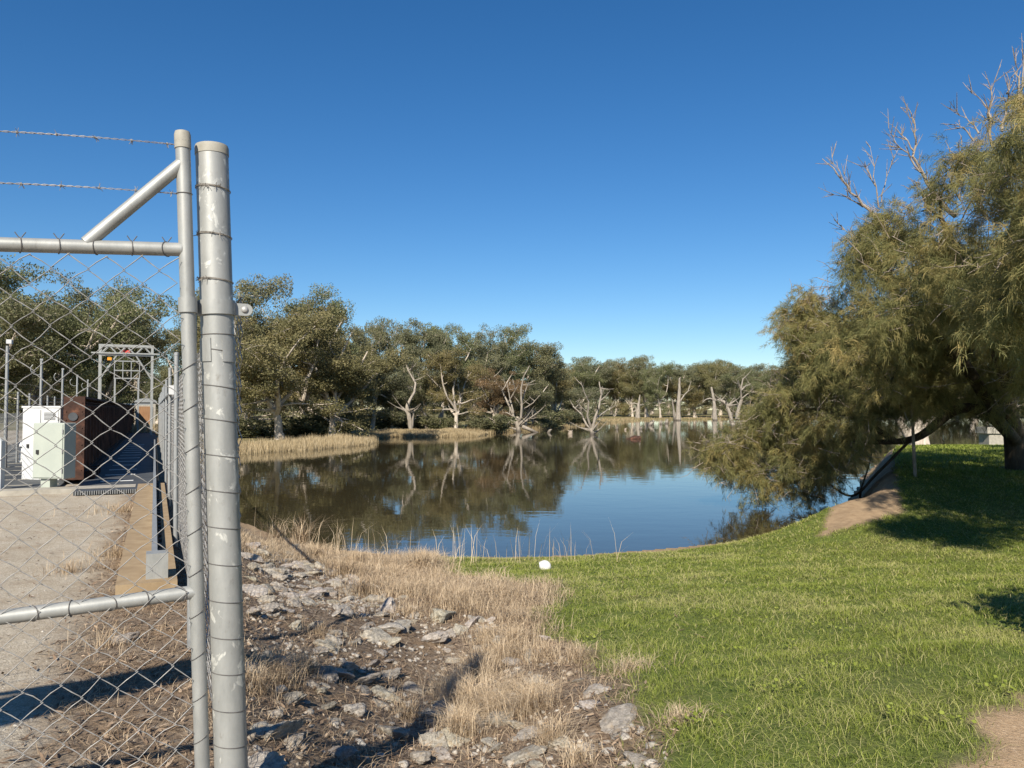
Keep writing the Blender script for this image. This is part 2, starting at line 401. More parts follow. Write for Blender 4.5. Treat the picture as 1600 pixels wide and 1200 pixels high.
sandc = t.ramp(t.noise(7, 7, 0.65, v), [(0.3, (0.25, 0.175, 0.105)), (0.7, (0.38, 0.275, 0.17))])
pathc = t.ramp(t.noise(50, 6, 0.7, v), [(0.3, (0.32, 0.21, 0.12)), (0.55, (0.48, 0.34, 0.205)), (0.78, (0.62, 0.48, 0.33))])
grc = t.ramp(t.noise(14, 6, 0.7, v), [(0.3, (0.065, 0.095, 0.020)), (0.55, (0.125, 0.160, 0.036)), (0.75, (0.20, 0.19, 0.075))])
grc = t.mix(t.ramp(t.noise(0.55, 5, 0.6, v), [(0.48, 0.0), (0.72, 0.5)]), grc, (0.17, 0.14, 0.065))
farc = t.ramp(t.noise(0.25, 6, 0.65, v), [(0.3, (0.12, 0.12, 0.045)), (0.6, (0.24, 0.20, 0.095)), (0.8, (0.30, 0.24, 0.12))])
c = t.mix(t.attr('gravel'), lit, grav); c = t.mix(t.attr('grass'), c, grc); c = t.mix(t.attr('sand'), c, sandc)
c = t.mix(t.attr('path'), c, pathc); c = t.mix(t.attr('farg'), c, farc)
t.base(c); t.set(0.95, 0, 0.15)
t.bump(t.math('ADD', t.noise(30, 8, 0.75, v), t.math('MULTIPLY', n3, 0.4)), 0.7, 0.03)
ground = link_mesh('ground', me, t.m); tag(ground, 'sloping bank of grass, litter, gravel and sand around the pond', 'ground', kind='structure')

# ------------------------------------------------------------------ water
t = NT('pond_water'); g = t.n('ShaderNodeNewGeometry').outputs['Position']
def mapped(sc):
    mp = t.n('ShaderNodeMapping'); mp.inputs['Scale'].default_value = sc; t.l(g, mp.inputs[0]); return mp.outputs[0]
h1 = t.noise(1.0, 3, 0.5, mapped((0.9, 1.3, 1))); h2 = t.noise(1.0, 2, 0.5, mapped((4.2, 6.5, 1)))
patch = t.ramp(t.noise(1.0, 2, 0.5, mapped((0.018, 0.045, 1)), 0.4), [(0.46, 0.12), (0.62, 1.0)])
hh = t.math('ADD', t.math('MULTIPLY', h1, 0.5), t.math('MULTIPLY', t.math('MULTIPLY', h2, 0.22), patch))
t.base((0.040, 0.033, 0.017)); t.set(0.015, 0, 0.5); t.p.inputs['IOR'].default_value = 1.333
t.bump(hh, 0.13, 0.055)
mb = MB(); mb.add([(-45, 8, WATER), (520, 8, WATER), (520, 340, WATER), (-45, 340, WATER)], [(0, 1, 2, 3)])
water = mb.build('water', t.m); tag(water, 'still brown pond water mirroring trees and sky', 'water', kind='structure')

# ------------------------------------------------------------------ gate, big post, barbed wire
def gp(px, py, off=0.0):
    """point of the gate plane seen at a photo position"""
    d = ray(px, py); n = VV; o = G0 + VV * off
    s = (o - cam.location).dot(n) / d.dot(n); return Vector(cam.location) + d * s
G0 = at_y(300, 640, 2.78)
def on_line(a, b, z):
    t_ = (z - a.z) / (b.z - a.z); return a + (b - a) * t_
st_top, st_low = gp(285, 209), gp(316, 1195); 
st_low = on_line(st_top, st_low, -0.02 + 0.08)
SAX = (st_top - st_low).normalized()
def gp_at(z): return on_line(st_top, st_low, z)
gate = thing('gate', 'galvanised chain link gate with diagonal brace and barbed wire above', 'gate', (st_low.x, st_low.y, 0))
RS = 0.0255
m = MB(); m.tube([st_low, st_top], RS, 20)
st = m.build('stile', M['galv'], gate, smooth=True)
m = MB(); m.lathe(st_top - SAX * 0.055, [(0.0005, 0), (0.0285, 0), (0.0285, 0.05), (0.025, 0.062), (0.012, 0.067)], 20, SAX); m.build('stile_cap', M['cap'], st, smooth=True)
GW = 3.2
jt, jb = gp(284, 390), gp(304, 925)
dt = (gp(0, 382) - jt).normalized(); db = (gp(0, 965) - jb).normalized()
m = MB(); m.tube([jt, jt + dt * GW], 0.0245, 18); m.build('rail', M['galv'], gate, smooth=True)
m = MB(); m.tube([jb, jb + db * GW], 0.0245, 18); m.build('rail', M['galv'], gate, smooth=True)
low0 = gp_at(0.12); dl = (dt + db).normalized(); dl.z = db.z; 
m = MB(); m.tube([low0, low0 + db * GW], 0.0245, 12); m.build('rail', M['galv'], gate, smooth=True)
m = MB(); m.tube([gp(135, 380), gp(284, 256)], 0.0235, 18); m.build('brace', M['galv'], gate, smooth=True)
far_s = [jt + dt * GW + SAX * 0.45, low0 + db * GW - SAX * 0.1]
m = MB(); m.tube([far_s[1], far_s[0]], RS, 14); m.build('stile', M['galv'], gate, smooth=True)
# woven wire
def chain_link(mb, fn, w, h, W=0.112, Hh=0.10, r=0.0021, jit=0.0, seed=1, n=4):
    rnd = random.Random(seed); nx = int(w / (W / 2)); ny = int(h / (Hh / 2))
    nodes = {}
    for i in range(nx + 1):
        for k in range(ny + 1): nodes[i, k] = (rnd.uniform(-jit, jit), rnd.uniform(-jit, jit), rnd.uniform(-jit, jit) * 0.8)
    for i in range(nx):
        pts = []
        for k in range(ny + 1):
            right = (k + i) % 2 == 0
            c = i + (1 if right else 0); j = nodes[c, k]
            a = c * W / 2 + (0.004 if right else -0.004) + j[0]; b = k * Hh / 2 + j[1]
            pts.append(fn(a, b, (0.003 if right else -0.003) + j[2]))
            if k < ny:
                c2 = i + (0 if right else 1); j2 = nodes[c2, k + 1]
                f = 0.5; a2 = c2 * W / 2 + j2[0]
                pts.append(fn(a * (1 - f) + a2 * f, b + Hh / 4, 0.0))
        mb.tube(pts, r, n, False)
def gate_fn(a, b, off):
    z = 0.10 + b; p0 = gp_at(z); bulge = 0.012 * math.sin(a * 5.1 + z * 3) * math.sin(z * 4.2)
    lean = dt if z > 1.2 else db
    return p0 + (dt * ((z - 0.9) / 1.2) + db * (1 - (z - 0.9) / 1.2)).normalized() * (a + 0.034) + VV * (-0.027 + off + bulge)
m = MB(); zt = jt.z; chain_link(m, gate_fn, GW - 0.1, zt - 0.08, 0.112, 0.1, 0.0018, 0.006)
m.build('mesh', M['wire'], gate)
# ties on the rails and the stile
m = MB(); rnd = random.Random(3)
def ring(mb, c, ax, rad, r=0.0015, tilt=0.0, tdir=None, n=16, arc=1.0, ph=0.0):
    ax = Vector(ax).normalized(); a = ax.orthogonal().normalized(); b = ax.cross(a)
    td = (Vector(tdir) - ax * Vector(tdir).dot(ax)).normalized() if tdir is not None else a
    pts = []
    for k in range(n):
        an = 2 * math.pi * k / n * arc + ph; o = a * math.cos(an) + b * math.sin(an)
        pts.append(Vector(c) + o * rad + ax * (tilt * o.dot(td)))
    mb.tube(pts, r, 5, False, arc >= 1)
right_dir = -UL
for j0, dd in ((jt, dt), (jb, db)):
    a = 0.05
    while a < GW:
        m = MB(); ring(m, j0 + dd * a, dd, 0.0265, 0.0017, rnd.uniform(-0.03, 0.03), VV)
        for s in (-1, 1):
            if j0 is jt:
                q = j0 + dd * (a + 0.004 * s) + Vector((0, 0, 0.026)); m.tube([q, q + dd * (0.012 * s) + Vector((0, 0, 0.018))], 0.0017, 4)
        m.build('tie_wire', M['tie'], gate, smooth=True); a += 0.112
s = 0.10
while s < 1.75:
    m = MB(); ring(m, gp_at(s + 0.03), SAX, 0.0275, 0.0016, 0.018, right_dir); m.build('lacing_wire', M['tie'], gate, smooth=True); s += 0.148
for py in (222, 303): m = MB(); ring(m, on_line(st_top, st_low, gp(286, py).z), SAX, 0.0272, 0.0015, 0.0, VV); m.build('tie_wire', M['tie'], gate, smooth=True)
# barbed wires on the gate
def barbed(mb, pts, seed):
    rnd = random.Random(seed); L = [0]
    for a, b in zip(pts, pts[1:]): L.append(L[-1] + (b - a).length)
    def pos(s):
        for i in range(len(pts) - 1):
            if s <= L[i + 1] or i == len(pts) - 2:
                f = (s - L[i]) / (L[i + 1] - L[i]); return pts[i].lerp(pts[i + 1], f)
    n = int(L[-1] / 0.008)
    for ph in (0, math.pi):
        ps = []
        for i in range(n + 1):
            s = L[-1] * i / n; a = s / 0.05 * 2 * math.pi + ph
            ps.append(pos(s) + Vector((0, 0.0022 * math.sin(a), 0.0022 * math.cos(a))))
        mb.tube(ps, 0.0013, 4, False)
    s = 0.03
    while s < L[-1]:
        c = pos(s); d = (pos(min(s + 0.01, L[-1])) - c).normalized()
        for k in range(2): ring(mb, c + d * (0.003 * k), d, 0.0042, 0.0013, 0, None, 8)
        for k in range(4):
            a = rnd.uniform(0, 6.28); o = Vector((0, math.cos(a), math.sin(a))) + d * rnd.uniform(-0.7, 0.7)
            mb.tube([c, c + o.normalized() * 0.017], [0.0013, 0.0008], 4)
        s += 0.115
def sagwire(p0, p1, sag, n=14): return [p0.lerp(p1, i / n) - Vector((0, 0, sag * 4 * (i / n) * (1 - i / n))) for i in range(n + 1)]
for (a, b, z1) in (((276, 226), (0, 205), 0.035), ((282, 303), (0, 286), 0.03)):
    p0, p1 = gp(*a), gp(*b); p2 = p1 + (p1 - p0).normalized() * 2.3 + Vector((0, 0, -0.02))
    m = MB(); barbed(m, sagwire(p0, p1, -0.004, 6) + sagwire(p1, p2, 0.0, 6)[1:], 4 + int(a[1])); m.build('barbed_wire', M['barb'], gate, smooth=True)
# the big post
pt, pl = at_y(331, 236, 2.86), at_y(361, 1195, 2.86)
pbot = on_line(pt, pl, -0.25); PAX = (pt - pbot).normalized(); PR = 0.0585
def pp(py): 
    z = at_y(340, py, 2.86).z; return on_line(pt, pbot, z)
post = thing('gate_post', 'thick galvanised steel gate post with flaking zinc patches and tan cap', 'post', (pbot.x, pbot.y, float(ground_z(np.array([pbot.x]), np.array([pbot.y]))[0])))
m = MB(); m.tube([pbot, pbot.lerp(pt, 0.5), pt], PR, 40); m.build('tube', M['post'], post, smooth=True)
m = MB(); m.lathe(pt - PAX * 0.018, [(0.0005, 0), (0.0605, 0), (0.0605, 0.028), (0.058, 0.036), (0.03, 0.040), (0.001, 0.041)], 40, PAX); m.build('cap', M['cap'], post, smooth=True)
for py in (297, 370, 440):
    m = MB(); c = pp(py); ring(m, c, PAX, PR + 0.003, 0.0016, -0.006, right_dir, 30); ring(m, c + PAX * 0.003, PAX, PR + 0.003, 0.0014, -0.008, right_dir, 30)
    a = random.Random(py); 
    for k in range(5):
        an = a.uniform(-2.6, -0.4); o = Vector((math.cos(an), math.sin(an), 0)); q = c + o * (PR + 0.004)
        for _ in range(3): m.tube([q - o * 0.002, q + (o * 0.4 + Vector((a.uniform(-1, 1), a.uniform(-0.4, 0.1), a.uniform(-1, 1)))).normalized() * 0.014], 0.0012, 4)
    m.build('barbed_band', M['barb'], post, smooth=True)
for i, py in enumerate((524, 549, 605, 657, 712, 767, 823, 880, 937, 993, 1048, 1105, 1160, 1215)):
    m = MB(); ring(m, pp(py), PAX, PR + 0.0012, 0.0017, -0.011 if py > 530 else -0.001, right_dir, 32)
    m.build('lacing_wire', M['tie'], post, smooth=True)
m = MB(); c = pp(482); 
m.lathe(c - PAX * 0.027, [(PR + 0.0005, 0), (PR + 0.008, 0), (PR + 0.008, 0.054), (PR + 0.0005, 0.054)], 40, PAX)
fr = right_dir.normalized()
m.box(c + fr * (PR + 0.022), 0.048, 0.014, 0.046, fr, VV, PAX)
m.lathe(c + fr * (PR + 0.046) - VV * 0.007, [(0.0005, 0), (0.0225, 0), (0.0225, 0.014), (0.0005, 0.014)], 24, VV)
m.box(c - fr * (PR + 0.026), 0.058, 0.014, 0.05, fr, VV, PAX)
m.lathe(gp_at(c.z) - SAX * 0.027, [(RS + 0.0005, 0), (RS + 0.007, 0), (RS + 0.007, 0.054), (RS + 0.0005, 0.054)], 26, SAX)
cl = m.build('hinge_clamp', M['galv'], post, smooth=True)
for q in (c + fr * (PR + 0.040), c - fr * (PR + 0.026)):
    m = MB(); m.lathe(q - VV * 0.0075, [(0.0005, -0.008), (0.008, -0.0075), (0.0125, -0.003), (0.0135, 0)], 16, VV); m.build('bolt', M['bolt'], cl, smooth=True)
m = MB()
for a0, a1, pya, pyb in ((-2.9, -1.62, 530, 566), (-0.95, 0.1, 530, 566)):
    n = 12; vs = []
    for z_, rr_ in ((pya, 0), (pya, 0.004), (pyb, 0.004), (pyb, 0)):
        for k in range(n + 1):
            an = a0 + (a1 - a0) * k / n; vs.append(pp(z_) + Vector((math.cos(an), math.sin(an), 0)) * (PR + 0.0003 + rr_))
    fs = [(j * (n + 1) + k, j * (n + 1) + k + 1, (j + 1) * (n + 1) + k + 1, (j + 1) * (n + 1) + k) for j in range(3) for k in range(n)]
    fs += [(0, n + 1, 2 * n + 2, 3 * n + 3), tuple(x + n for x in (3 * n + 3, 2 * n + 2, n + 1, 0))]
    m.add(vs, fs)
m.build('patch_plate', M['galv'], post)
# second far gate post, out of the picture on the left
q = jt + dt * (GW + 0.12); q2 = Vector((q.x, q.y, -0.2)); m = MB(); m.tube([q2, Vector((q.x, q.y, 2.5))], PR, 24)
o = m.build('gate_post', M['post'], None, (q.x, q.y, 0), True); tag(o, 'galvanised post at the free end of the chain link gate', 'post')

# ------------------------------------------------------------------ long side fence
fence = thing('chain_link_fence', 'long chain link fence running from the thick post along the pond', 'fence', tuple(P(0, 0)))
m = MB(); chain_link(m, lambda a, b, o: P(-0.02 + o, 0.08 + a, 0.04 + b), 15.0, 2.0, 0.112, 0.1, 0.0022, 0.004, 9, 3)
m.build('mesh', M['wire'], fence)
m = MB(); chain_link(m, lambda a, b, o: P(-0.02 + o, 15.1 + a, 0.04 + b), 33, 2.0, 0.25, 0.22, 0.0032, 0.004, 10, 3)
m.build('mesh', M['wire'], fence)
for i in range(12):
    v_ = 2.55 + 4.2 * i; h = 2.34 if i == 0 else 2.22 + 0.03 * (i % 3)
    m = MB(); m.tube([P(0.035, v_, -0.1), P(0.035 + 0.02, v_, h)], 0.026, 12)
    po = m.build('post', M['galv_far'], fence, smooth=True)
    m = MB(); m.lathe(P(0.055, v_, h - 0.02), [(0.0005, 0), (0.029, 0), (0.029, 0.03), (0.015, 0.04)], 12); m.build('cap', M['galv_far'], po)
m = MB(); m.tube([P(0.05, 8.2, 1.86), P(0.05, 48, 1.86)], 0.035, 10); rl = m.build('hand_rail', M['galv_far'], fence, smooth=True)
m = MB(); m.box(P(0.05, 8.1, 1.86), 0.12, 0.05, 0.12, UL, VV); m.build('rail_end', M['white'], rl)
for z_ in (0.06, 1.0, 2.03):
    m = MB(); m.tube([P(-0.018, 0.06, z_), P(-0.018, 48, z_)], 0.003, 5); m.build('strand_wire', M['tie'], fence)

# ------------------------------------------------------------------ kerb beam with track
beam = thing('track_beam', 'ochre concrete beam with a steel track running along it', 'beam', tuple(P(0.42, 2.2)))
m = MB(); m.box(P(0.315, 4.0 + 4.7, 0.06), 0.46, 9.4, 0.24, UL, VV); m.build('beam', M['beam'], beam)
m = MB(); m.box(P(0.26, 4.25 + 4.6, 0.235), 0.05, 9.2, 0.10, UL, VV)
m.box(P(0.26, 14.2 + 10, 0.21), 0.05, 22, 0.10, UL, VV); tr = m.build('track', M['galv_far'], beam)
m = MB()
for i in range(90): m.box(P(0.205, 4.4 + 0.33 * i, 0.20), 0.035, 0.12, 0.05, UL, VV)
m.build('rack', M['black'], tr)
m = MB(); m.box(P(0.24, 4.22, 0.28), 0.17, 0.16, 0.22, UL, VV); m.build('end_stop', M['galv'], beam)

# ------------------------------------------------------------------ bridge: decks, girder, portal, hut
br = thing('bridge', 'steel regulator bridge with rusty plate girder and dark grated walkway', 'bridge', tuple(P(1.6, 15)))
V0, V1 = 13.4, 62
m = MB(); m.box(P(0.92, (V0 + V1) / 2, 0.02), 1.42, V1 - V0, 0.12, UL, VV); wk = m.build('walkway', M['deckd'], br)
m = MB()
for i in range(70): m.box(P(0.92, V0 - 0.06 + 0, 0.06), 0.012, 0.10, 0.05, UL, VV) if False else None
for i in range(36): m.box(P(0.25 + i * 0.038, V0 - 0.05, 0.05), 0.014, 0.10, 0.07, UL, VV)
m.build('grating_edge', M['galv_far'], wk)
for i in range(12):
    m = MB(); m.box(P(0.98, V0 + 2.0 + i * 1.7, 0.086), 0.62, 0.10, 0.012, UL, VV); m.build('sun_streak', M['white'], wk)  # white slats stand in for streaks of sunlight on the walkway
m = MB(); m.box(P(4.0, (V0 + 1 + V1) / 2, -0.02), 4.0, V1 - V0 - 1, 0.16, UL, VV); rd = m.build('road_deck', M['deckr'], br)
m = MB()
for i in range(10): m.box(P(4.0, V0 + 2 + i * 1.5, 0.064), 3.9, 0.03, 0.012, UL, VV)
m.build('deck_joint', M['conc'], rd)
m = MB(); m.box(P(3.3, V0 + 0.75, -0.02), 5.4, 0.5, 0.22, UL, VV); m.build('sill', M['conc'], br)
# plate girder
GU = 1.84; GV0, GV1 = 15.9, 60
gr = None
m = MB(); m.box(P(GU, (GV0 + GV1) / 2, 0.95), 0.05, GV1 - GV0, 1.75, UL, VV)
m.box(P(GU, (GV0 + GV1) / 2, 1.86), 0.42, GV1 - GV0, 0.05, UL, VV); m.box(P(GU, (GV0 + GV1) / 2, 0.12), 0.42, GV1 - GV0, 0.05, UL, VV)
m.box(P(GU, GV0 - 0.015, 0.99), 0.40, 0.03, 1.78, UL, VV)
for s in (-1, 1):
    m.box(P(GU + s * 0.06, (GV0 + GV1) / 2, 1.76), 0.07, GV1 - GV0, 0.15, UL, VV); m.box(P(GU + s * 0.06, (GV0 + GV1) / 2, 0.22), 0.07, GV1 - GV0, 0.15, UL, VV)
    for i in range(0): m.box(P(GU + s * 0.105, GV0 + 0.5 + i * 1.1, 0.99), 0.16, 0.05, 1.39, UL, VV)
g_o = m.build('girder', M['rust'], br)
M['rib'] = m_simple('sunlit_look_rust', (0.07, 0.036, 0.025), (0.27, 0.125, 0.075), 6, 0.85, 0, 0.3, stretch=(1, 1, 0.3))  # brighter rust puts a sunlit look into the rib colour
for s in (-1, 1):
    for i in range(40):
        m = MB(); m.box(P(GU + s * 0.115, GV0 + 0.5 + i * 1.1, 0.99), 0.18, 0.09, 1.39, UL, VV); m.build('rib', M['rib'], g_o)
m = MB(); rnd = random.Random(8)
for i in range(120):
    for z_ in (1.74, 1.80, 0.2, 0.28):
        m.lathe(P(GU - 0.096, GV0 + 0.15 + i * 0.16, z_), [(0.016, 0), (0.012, 0.012), (0.002, 0.016)], 6, -UL)
for k in range(9):
    for s in (-0.15, 0.15): m.lathe(P(GU + s, GV0 - 0.03, 0.3 + k * 0.18), [(0.018, 0), (0.013, 0.012), (0.002, 0.016)], 6, -VV)
m.build('rivets', M['rust'], g_o)
m = MB(); m.lathe(P(GU + 0.02, GV0 - 0.032, 1.45), [(0.0005, 0), (0.09, 0), (0.09, 0.02), (0.0005, 0.02)], 18, -VV); m.build('hole_plate', M['deckd'], g_o)
for i in range(3):
    m = MB(); m.box(P(GU - 0.3, GV0 + 0.5 + i * 0.8, 0.18), 0.2, 0.35, 0.16, UL, VV); m.build('bearing', M['rust'], br)
# portal frames over the bridge
def portal(name, label, v_, u0, u1, zt, lower, mat, r):
    po = thing(name, label, 'gantry', tuple(P(u0, v_)))
    for u_ in (u0, u1):
        for dv in (0, 0.55):
            m = MB(); m.box(P(u_, v_ + dv, zt / 2), r * 2, r * 2, zt, UL, VV); m.build('column', mat, po)
    m = MB()
    for dv in (0, 0.55):
        m.box(P((u0 + u1) / 2, v_ + dv, zt), abs(u1 - u0) + r * 2.2, r * 1.9, r * 1.9, UL, VV); m.box(P((u0 + u1) / 2, v_ + dv, zt - lower), abs(u1 - u0) + r * 2.2, r * 1.7, r * 1.7, UL, VV)
        n = 6
        for i in range(n):
            a = u0 + (u1 - u0) * i / n; b = u0 + (u1 - u0) * (i + 1) / n
            m.tube([P(a, v_ + dv, zt if i % 2 else zt - lower), P(b, v_ + dv, zt - lower if i % 2 else zt)], r * 0.6, 6)
    m.build('truss', mat, po)
    m = MB()
    for u_, s in ((u0, 1), (u1, -1)): m.tube([P(u_, v_, zt - 2.0), P(u_ + s * 0.9, v_, zt - lower)], r * 0.7, 6)
    m.build('knee_brace', mat, po)
    return po
pg = portal('gantry', 'pale steel gantry frame with truss beam over the far bridge end', 47.5, 0.45, 3.2, 5.35, 0.52, M['galv'], 0.07)
m = MB(); m.box(P(1.9, 47.8, 5.02), 0.5, 0.4, 0.16, UL, VV); m.build('hoist', M['red'], pg)
m = MB(); m.box(P(1.85, 47.4, 4.9), 3.6, 0.08, 0.08, UL, VV); m.build('hoist_rail', M['galv'], pg)
m = MB(); m.box(P(2.7, 47.3, 4.55), 0.22, 0.2, 0.16, UL, VV); m.build('lamp', M['amber'], pg)
p2 = thing('inner_gantry', 'small inner steel frame with railed platform under the gantry', 'frame', tuple(P(1.2, 52)))
for u_ in (1.25, 2.6):
    m = MB(); m.box(P(u_, 52, 1.8), 0.10, 0.10, 3.6, UL, VV); m.build('column', M['galv_far'], p2)
m = MB()
for z_ in (3.6, 4.1, 4.7): m.box(P(1.92, 52, z_), 1.5, 0.07, 0.07, UL, VV)
for u_ in (1.2, 1.68, 2.16, 2.64): m.box(P(u_, 52.01, 4.15), 0.05, 0.05, 1.1, UL, VV)
m.build('platform_rail', M['galv_far'], p2)
m = MB(); m.box(P(1.6, 49.5, 1.93), 2.4, 0.08, 0.08, UL, VV); m.build('cross_rail', M['galv_far'], p2)
hut = thing('control_hut', 'small grey control hut with orange timber door at the bridge end', 'hut', tuple(P(0.9, 56)))
m = MB(); m.box(P(0.85, 56.9, 1.05), 1.25, 1.8, 2.1, UL, VV); m.build('wall', M['conc'], hut)
m = MB(); n = 10
vs = []
for v_ in (55.9, 57.9):
    for k in range(n + 1):
        an = math.pi * k / n; vs.append(P(0.85 + 0.72 * math.cos(an), v_, 2.1 + 0.28 * math.sin(an)))
m.add(vs, [(k, k + 1, n + 2 + k, n + 1 + k) for k in range(n)] + [tuple(range(n, -1, -1)), tuple(range(n + 1, 2 * n + 2)), (0, n + 1, 2 * n + 1, n)])
m.build('roof', M['galv_far'], hut)
m = MB(); m.box(P(0.85, 55.96, 0.92), 0.86, 0.07, 1.8, UL, VV); dr = m.build('door', M['door'], hut)
m = MB(); m.box(P(0.55, 55.9, 0.95), 0.05, 0.06, 0.14, UL, VV); m.build('handle', M['bolt'], dr)
# left-hand fence on the bridge
lf = thing('bridge_fence', 'grey mesh fence with slender posts along the far bridge side', 'fence', tuple(P(3.9, 18)))
for i in range(16):
    v_ = 16.6 + 2.27 * i
    if i % 3 == 2: continue
    m = MB(); m.tube([P(3.9, v_, 0), P(3.9, v_, 2.12)], 0.03, 8); m.build('post', M['galv_far'], lf)
m = MB(); chain_link(m, lambda a, b, o: P(3.93 + o, 15 + a, 0.1 + b), 36, 1.45, 0.16, 0.14, 0.004, 0.0, 3, 3); m.build('mesh', M['galv_far'], lf)
m = MB()
for z_ in (1.6, 1.75, 1.9, 2.05): m.tube([P(3.9, 15, z_), P(3.9, 51, z_)], 0.006, 4)
m.build('strand_wire', M['tie'], lf)
for i in range(5):
    v_ = 21.2 + 6.8 * i
    lp = thing('lamp_pole', ['slender grey pole with camera at the photo left edge', 'slender grey pole left of the cabinets with a hoop', 'slender grey pole above the white cabinet', 'slender grey pole rising behind the rusty girder end', 'farthest slender grey pole behind the rusty girder'][i], 'pole', tuple(P(3.86, v_)), 'slender poles along the bridge fence')
    m = MB(); m.tube([P(3.86, v_, 0), P(3.86, v_, 3.3)], [0.05, 0.04], 10); m.build('pole', M['galv_far'], lp, smooth=True)
    if i == 0:
        m = MB(); m.box(P(3.80, v_ - 0.1, 3.40), 0.12, 0.28, 0.11, UL, VV); m.build('camera_housing', M['white'], lp)
    else:
        m = MB(); ring(m, P(3.98, v_, 3.0), VV, 0.2, 0.012, 0, None, 16, 0.6, 1.2); m.build('hoop', M['galv_far'], lp)
        m = MB(); m.box(P(3.86, v_, 3.33), 0.09, 0.09, 0.07, UL, VV); m.build('lamp_head', M['galv_far'], lp)
# cabinets
cp = at_z(84, 768, 0.0)
def cabinet(name, label, c, w, dp, h, z0, mat, leg, doorlines):
    o = thing(name, label, 'cabinet', (c.x, c.y, 0))
    ex = Vector((0.985, -0.17, 0)); ey = Vector((0.17, 0.985, 0))
    m = MB(); m.box(c + Vector((0, 0, z0 + h / 2)), w, dp, h, ex, ey); b = m.build('body', mat, o)
    md = b.modifiers.new('bevel', 'BEVEL'); md.width = 0.012; md.segments = 2
    m = MB(); m.box(c - ey * (dp / 2 + 0.006) + Vector((0, 0, z0 + h / 2)), w * 0.93, 0.018, h * 0.95, ex, ey); d_ = m.build('door', mat, o)
    m = MB(); m.box(c - ey * (dp / 2 + 0.025) - ex * (w * 0.32) + Vector((0, 0, z0 + h * 0.48)), 0.05, 0.03, 0.08, ex, ey); m.build('handle', M['black'], d_)
    for hz in (0.15, 0.5, 0.85):
        m = MB(); m.tube([c - ey * (dp / 2 + 0.02) + ex * (w * 0.465) + Vector((0, 0, z0 + h * hz - 0.04)), c - ey * (dp / 2 + 0.02) + ex * (w * 0.465) + Vector((0, 0, z0 + h * hz + 0.04))], 0.012, 8); m.build('hinge', M['bolt'], d_)
    if not leg:
        m = MB(); m.box(c - ey * (dp / 2 + 0.0165) + Vector((0, 0, z0 + h * 0.5)), 0.012, 0.006, h * 0.94, ex, ey); m.build('seam', M['deckd'], d_)
        for k in range(6): m = MB(); m.box(c - ey * (dp / 2 + 0.017) + ex * (w * 0.24) + Vector((0, 0, z0 + h * (0.84 + 0.018 * k))), w * 0.3, 0.008, 0.012, ex, ey); m.build('louvre', M['deckd'], d_)
    if leg:
        m = MB(); m.box(c + Vector((0, 0, z0 / 2)) - ex * (w * 0.16), w * 0.3, dp * 0.6, z0, ex, ey); m.build('pedestal', M['cab'], o)
    else:
        m = MB(); m.box(c + Vector((0, 0, z0 + h + 0.02)), w * 1.04, dp * 1.06, 0.04, ex, ey)
        m.build('lid', mat, o)
    return o
cabinet('control_cabinet', 'pale green box cabinet on a short pedestal before the white cabinet', cp, 0.68, 0.32, 1.08, 0.26, M['cab'], True, 1)
c2 = at_z(76, 752, 0.0)
cabinet('control_cabinet', 'taller white steel cabinet standing on the deck behind the green box', c2, 0.94, 0.5, 1.62, 0.02, M['white'], False, 2)
q = at_z(36, 722, 0.06)
vp = thing('vent_pipe', 'white mushroom capped vent pipe standing left of the cabinets', 'vent pipe', tuple(q))
m = MB(); m.lathe(q, [(0.12, 0), (0.12, 0.04), (0.09, 0.05), (0.085, 0.42), (0.06, 0.45)], 16); m.build('pipe', M['white'], vp, smooth=True)
m = MB(); m.lathe(q + Vector((0, 0, 0.42)), [(0.06, 0), (0.15, 0.04), (0.155, 0.10), (0.10, 0.17), (0.02, 0.19)], 16); m.build('cap', M['white'], vp, smooth=True)
q = at_z(-3, 770, 0.0); m = MB(); m.box(q + Vector((0, 0, 0.5)), 0.16, 0.12, 1.0); m.lathe(q + Vector((0, 0, 1.0)), [(0.07, 0), (0.05, 0.05), (0.01, 0.07)], 10)
tag(m.build('bollard', M['white'], None, tuple(q)), 'white square bollard at the deck edge, cut by the left frame', 'bollard')

# ------------------------------------------------------------------ foliage and trees
def leaf_quads(rs, C, rad, n, size, flat=0.75, hang=0.6, aspect=0.45):
    """n leaf clumps scattered through each ellipsoid (centre C, radius rad)"""
    N = len(C) * n; idx = np.repeat(np.arange(len(C)), n)
    d = unit(rs.normal(size=(N, 3))); rad_ = rs.uniform(0.15, 1, N) ** 0.45
    lump = 1 + 0.22 * np.sin(d[:, 0] * 5 + idx) * np.cos(d[:, 1] * 4 + idx * 2.1)
    c = C[idx] + d * (rad_ * lump * rad[idx])[:, None] * np.array([1, 1, flat])
    a = unit(rs.normal(size=(N, 3)) * (1 - hang * 0.6) + np.array([0, 0, -hang]))
    b = unit(np.cross(a, rs.normal(size=(N, 3))))
    L = size * rs.uniform(0.6, 1.4, N)[:, None]; Wd = L * aspect
    v = np.stack([c - a * L * 0.5, c + b * Wd * 0.5, c + a * L * 0.5, c - b * Wd * 0.5], 1)
    ti = np.clip(0.5 + rs.normal(size=N) * 0.17 + (rs.uniform(-0.2, 0.2, len(C)))[idx], 0, 1)
    return v.reshape(-1, 3), np.repeat(ti, 4)
def quad_mesh(name, v, tint):
    n = len(v) // 4
    return np_mesh(name, v, np.arange(n * 4), np.full(n, 4), {'tint': tint})
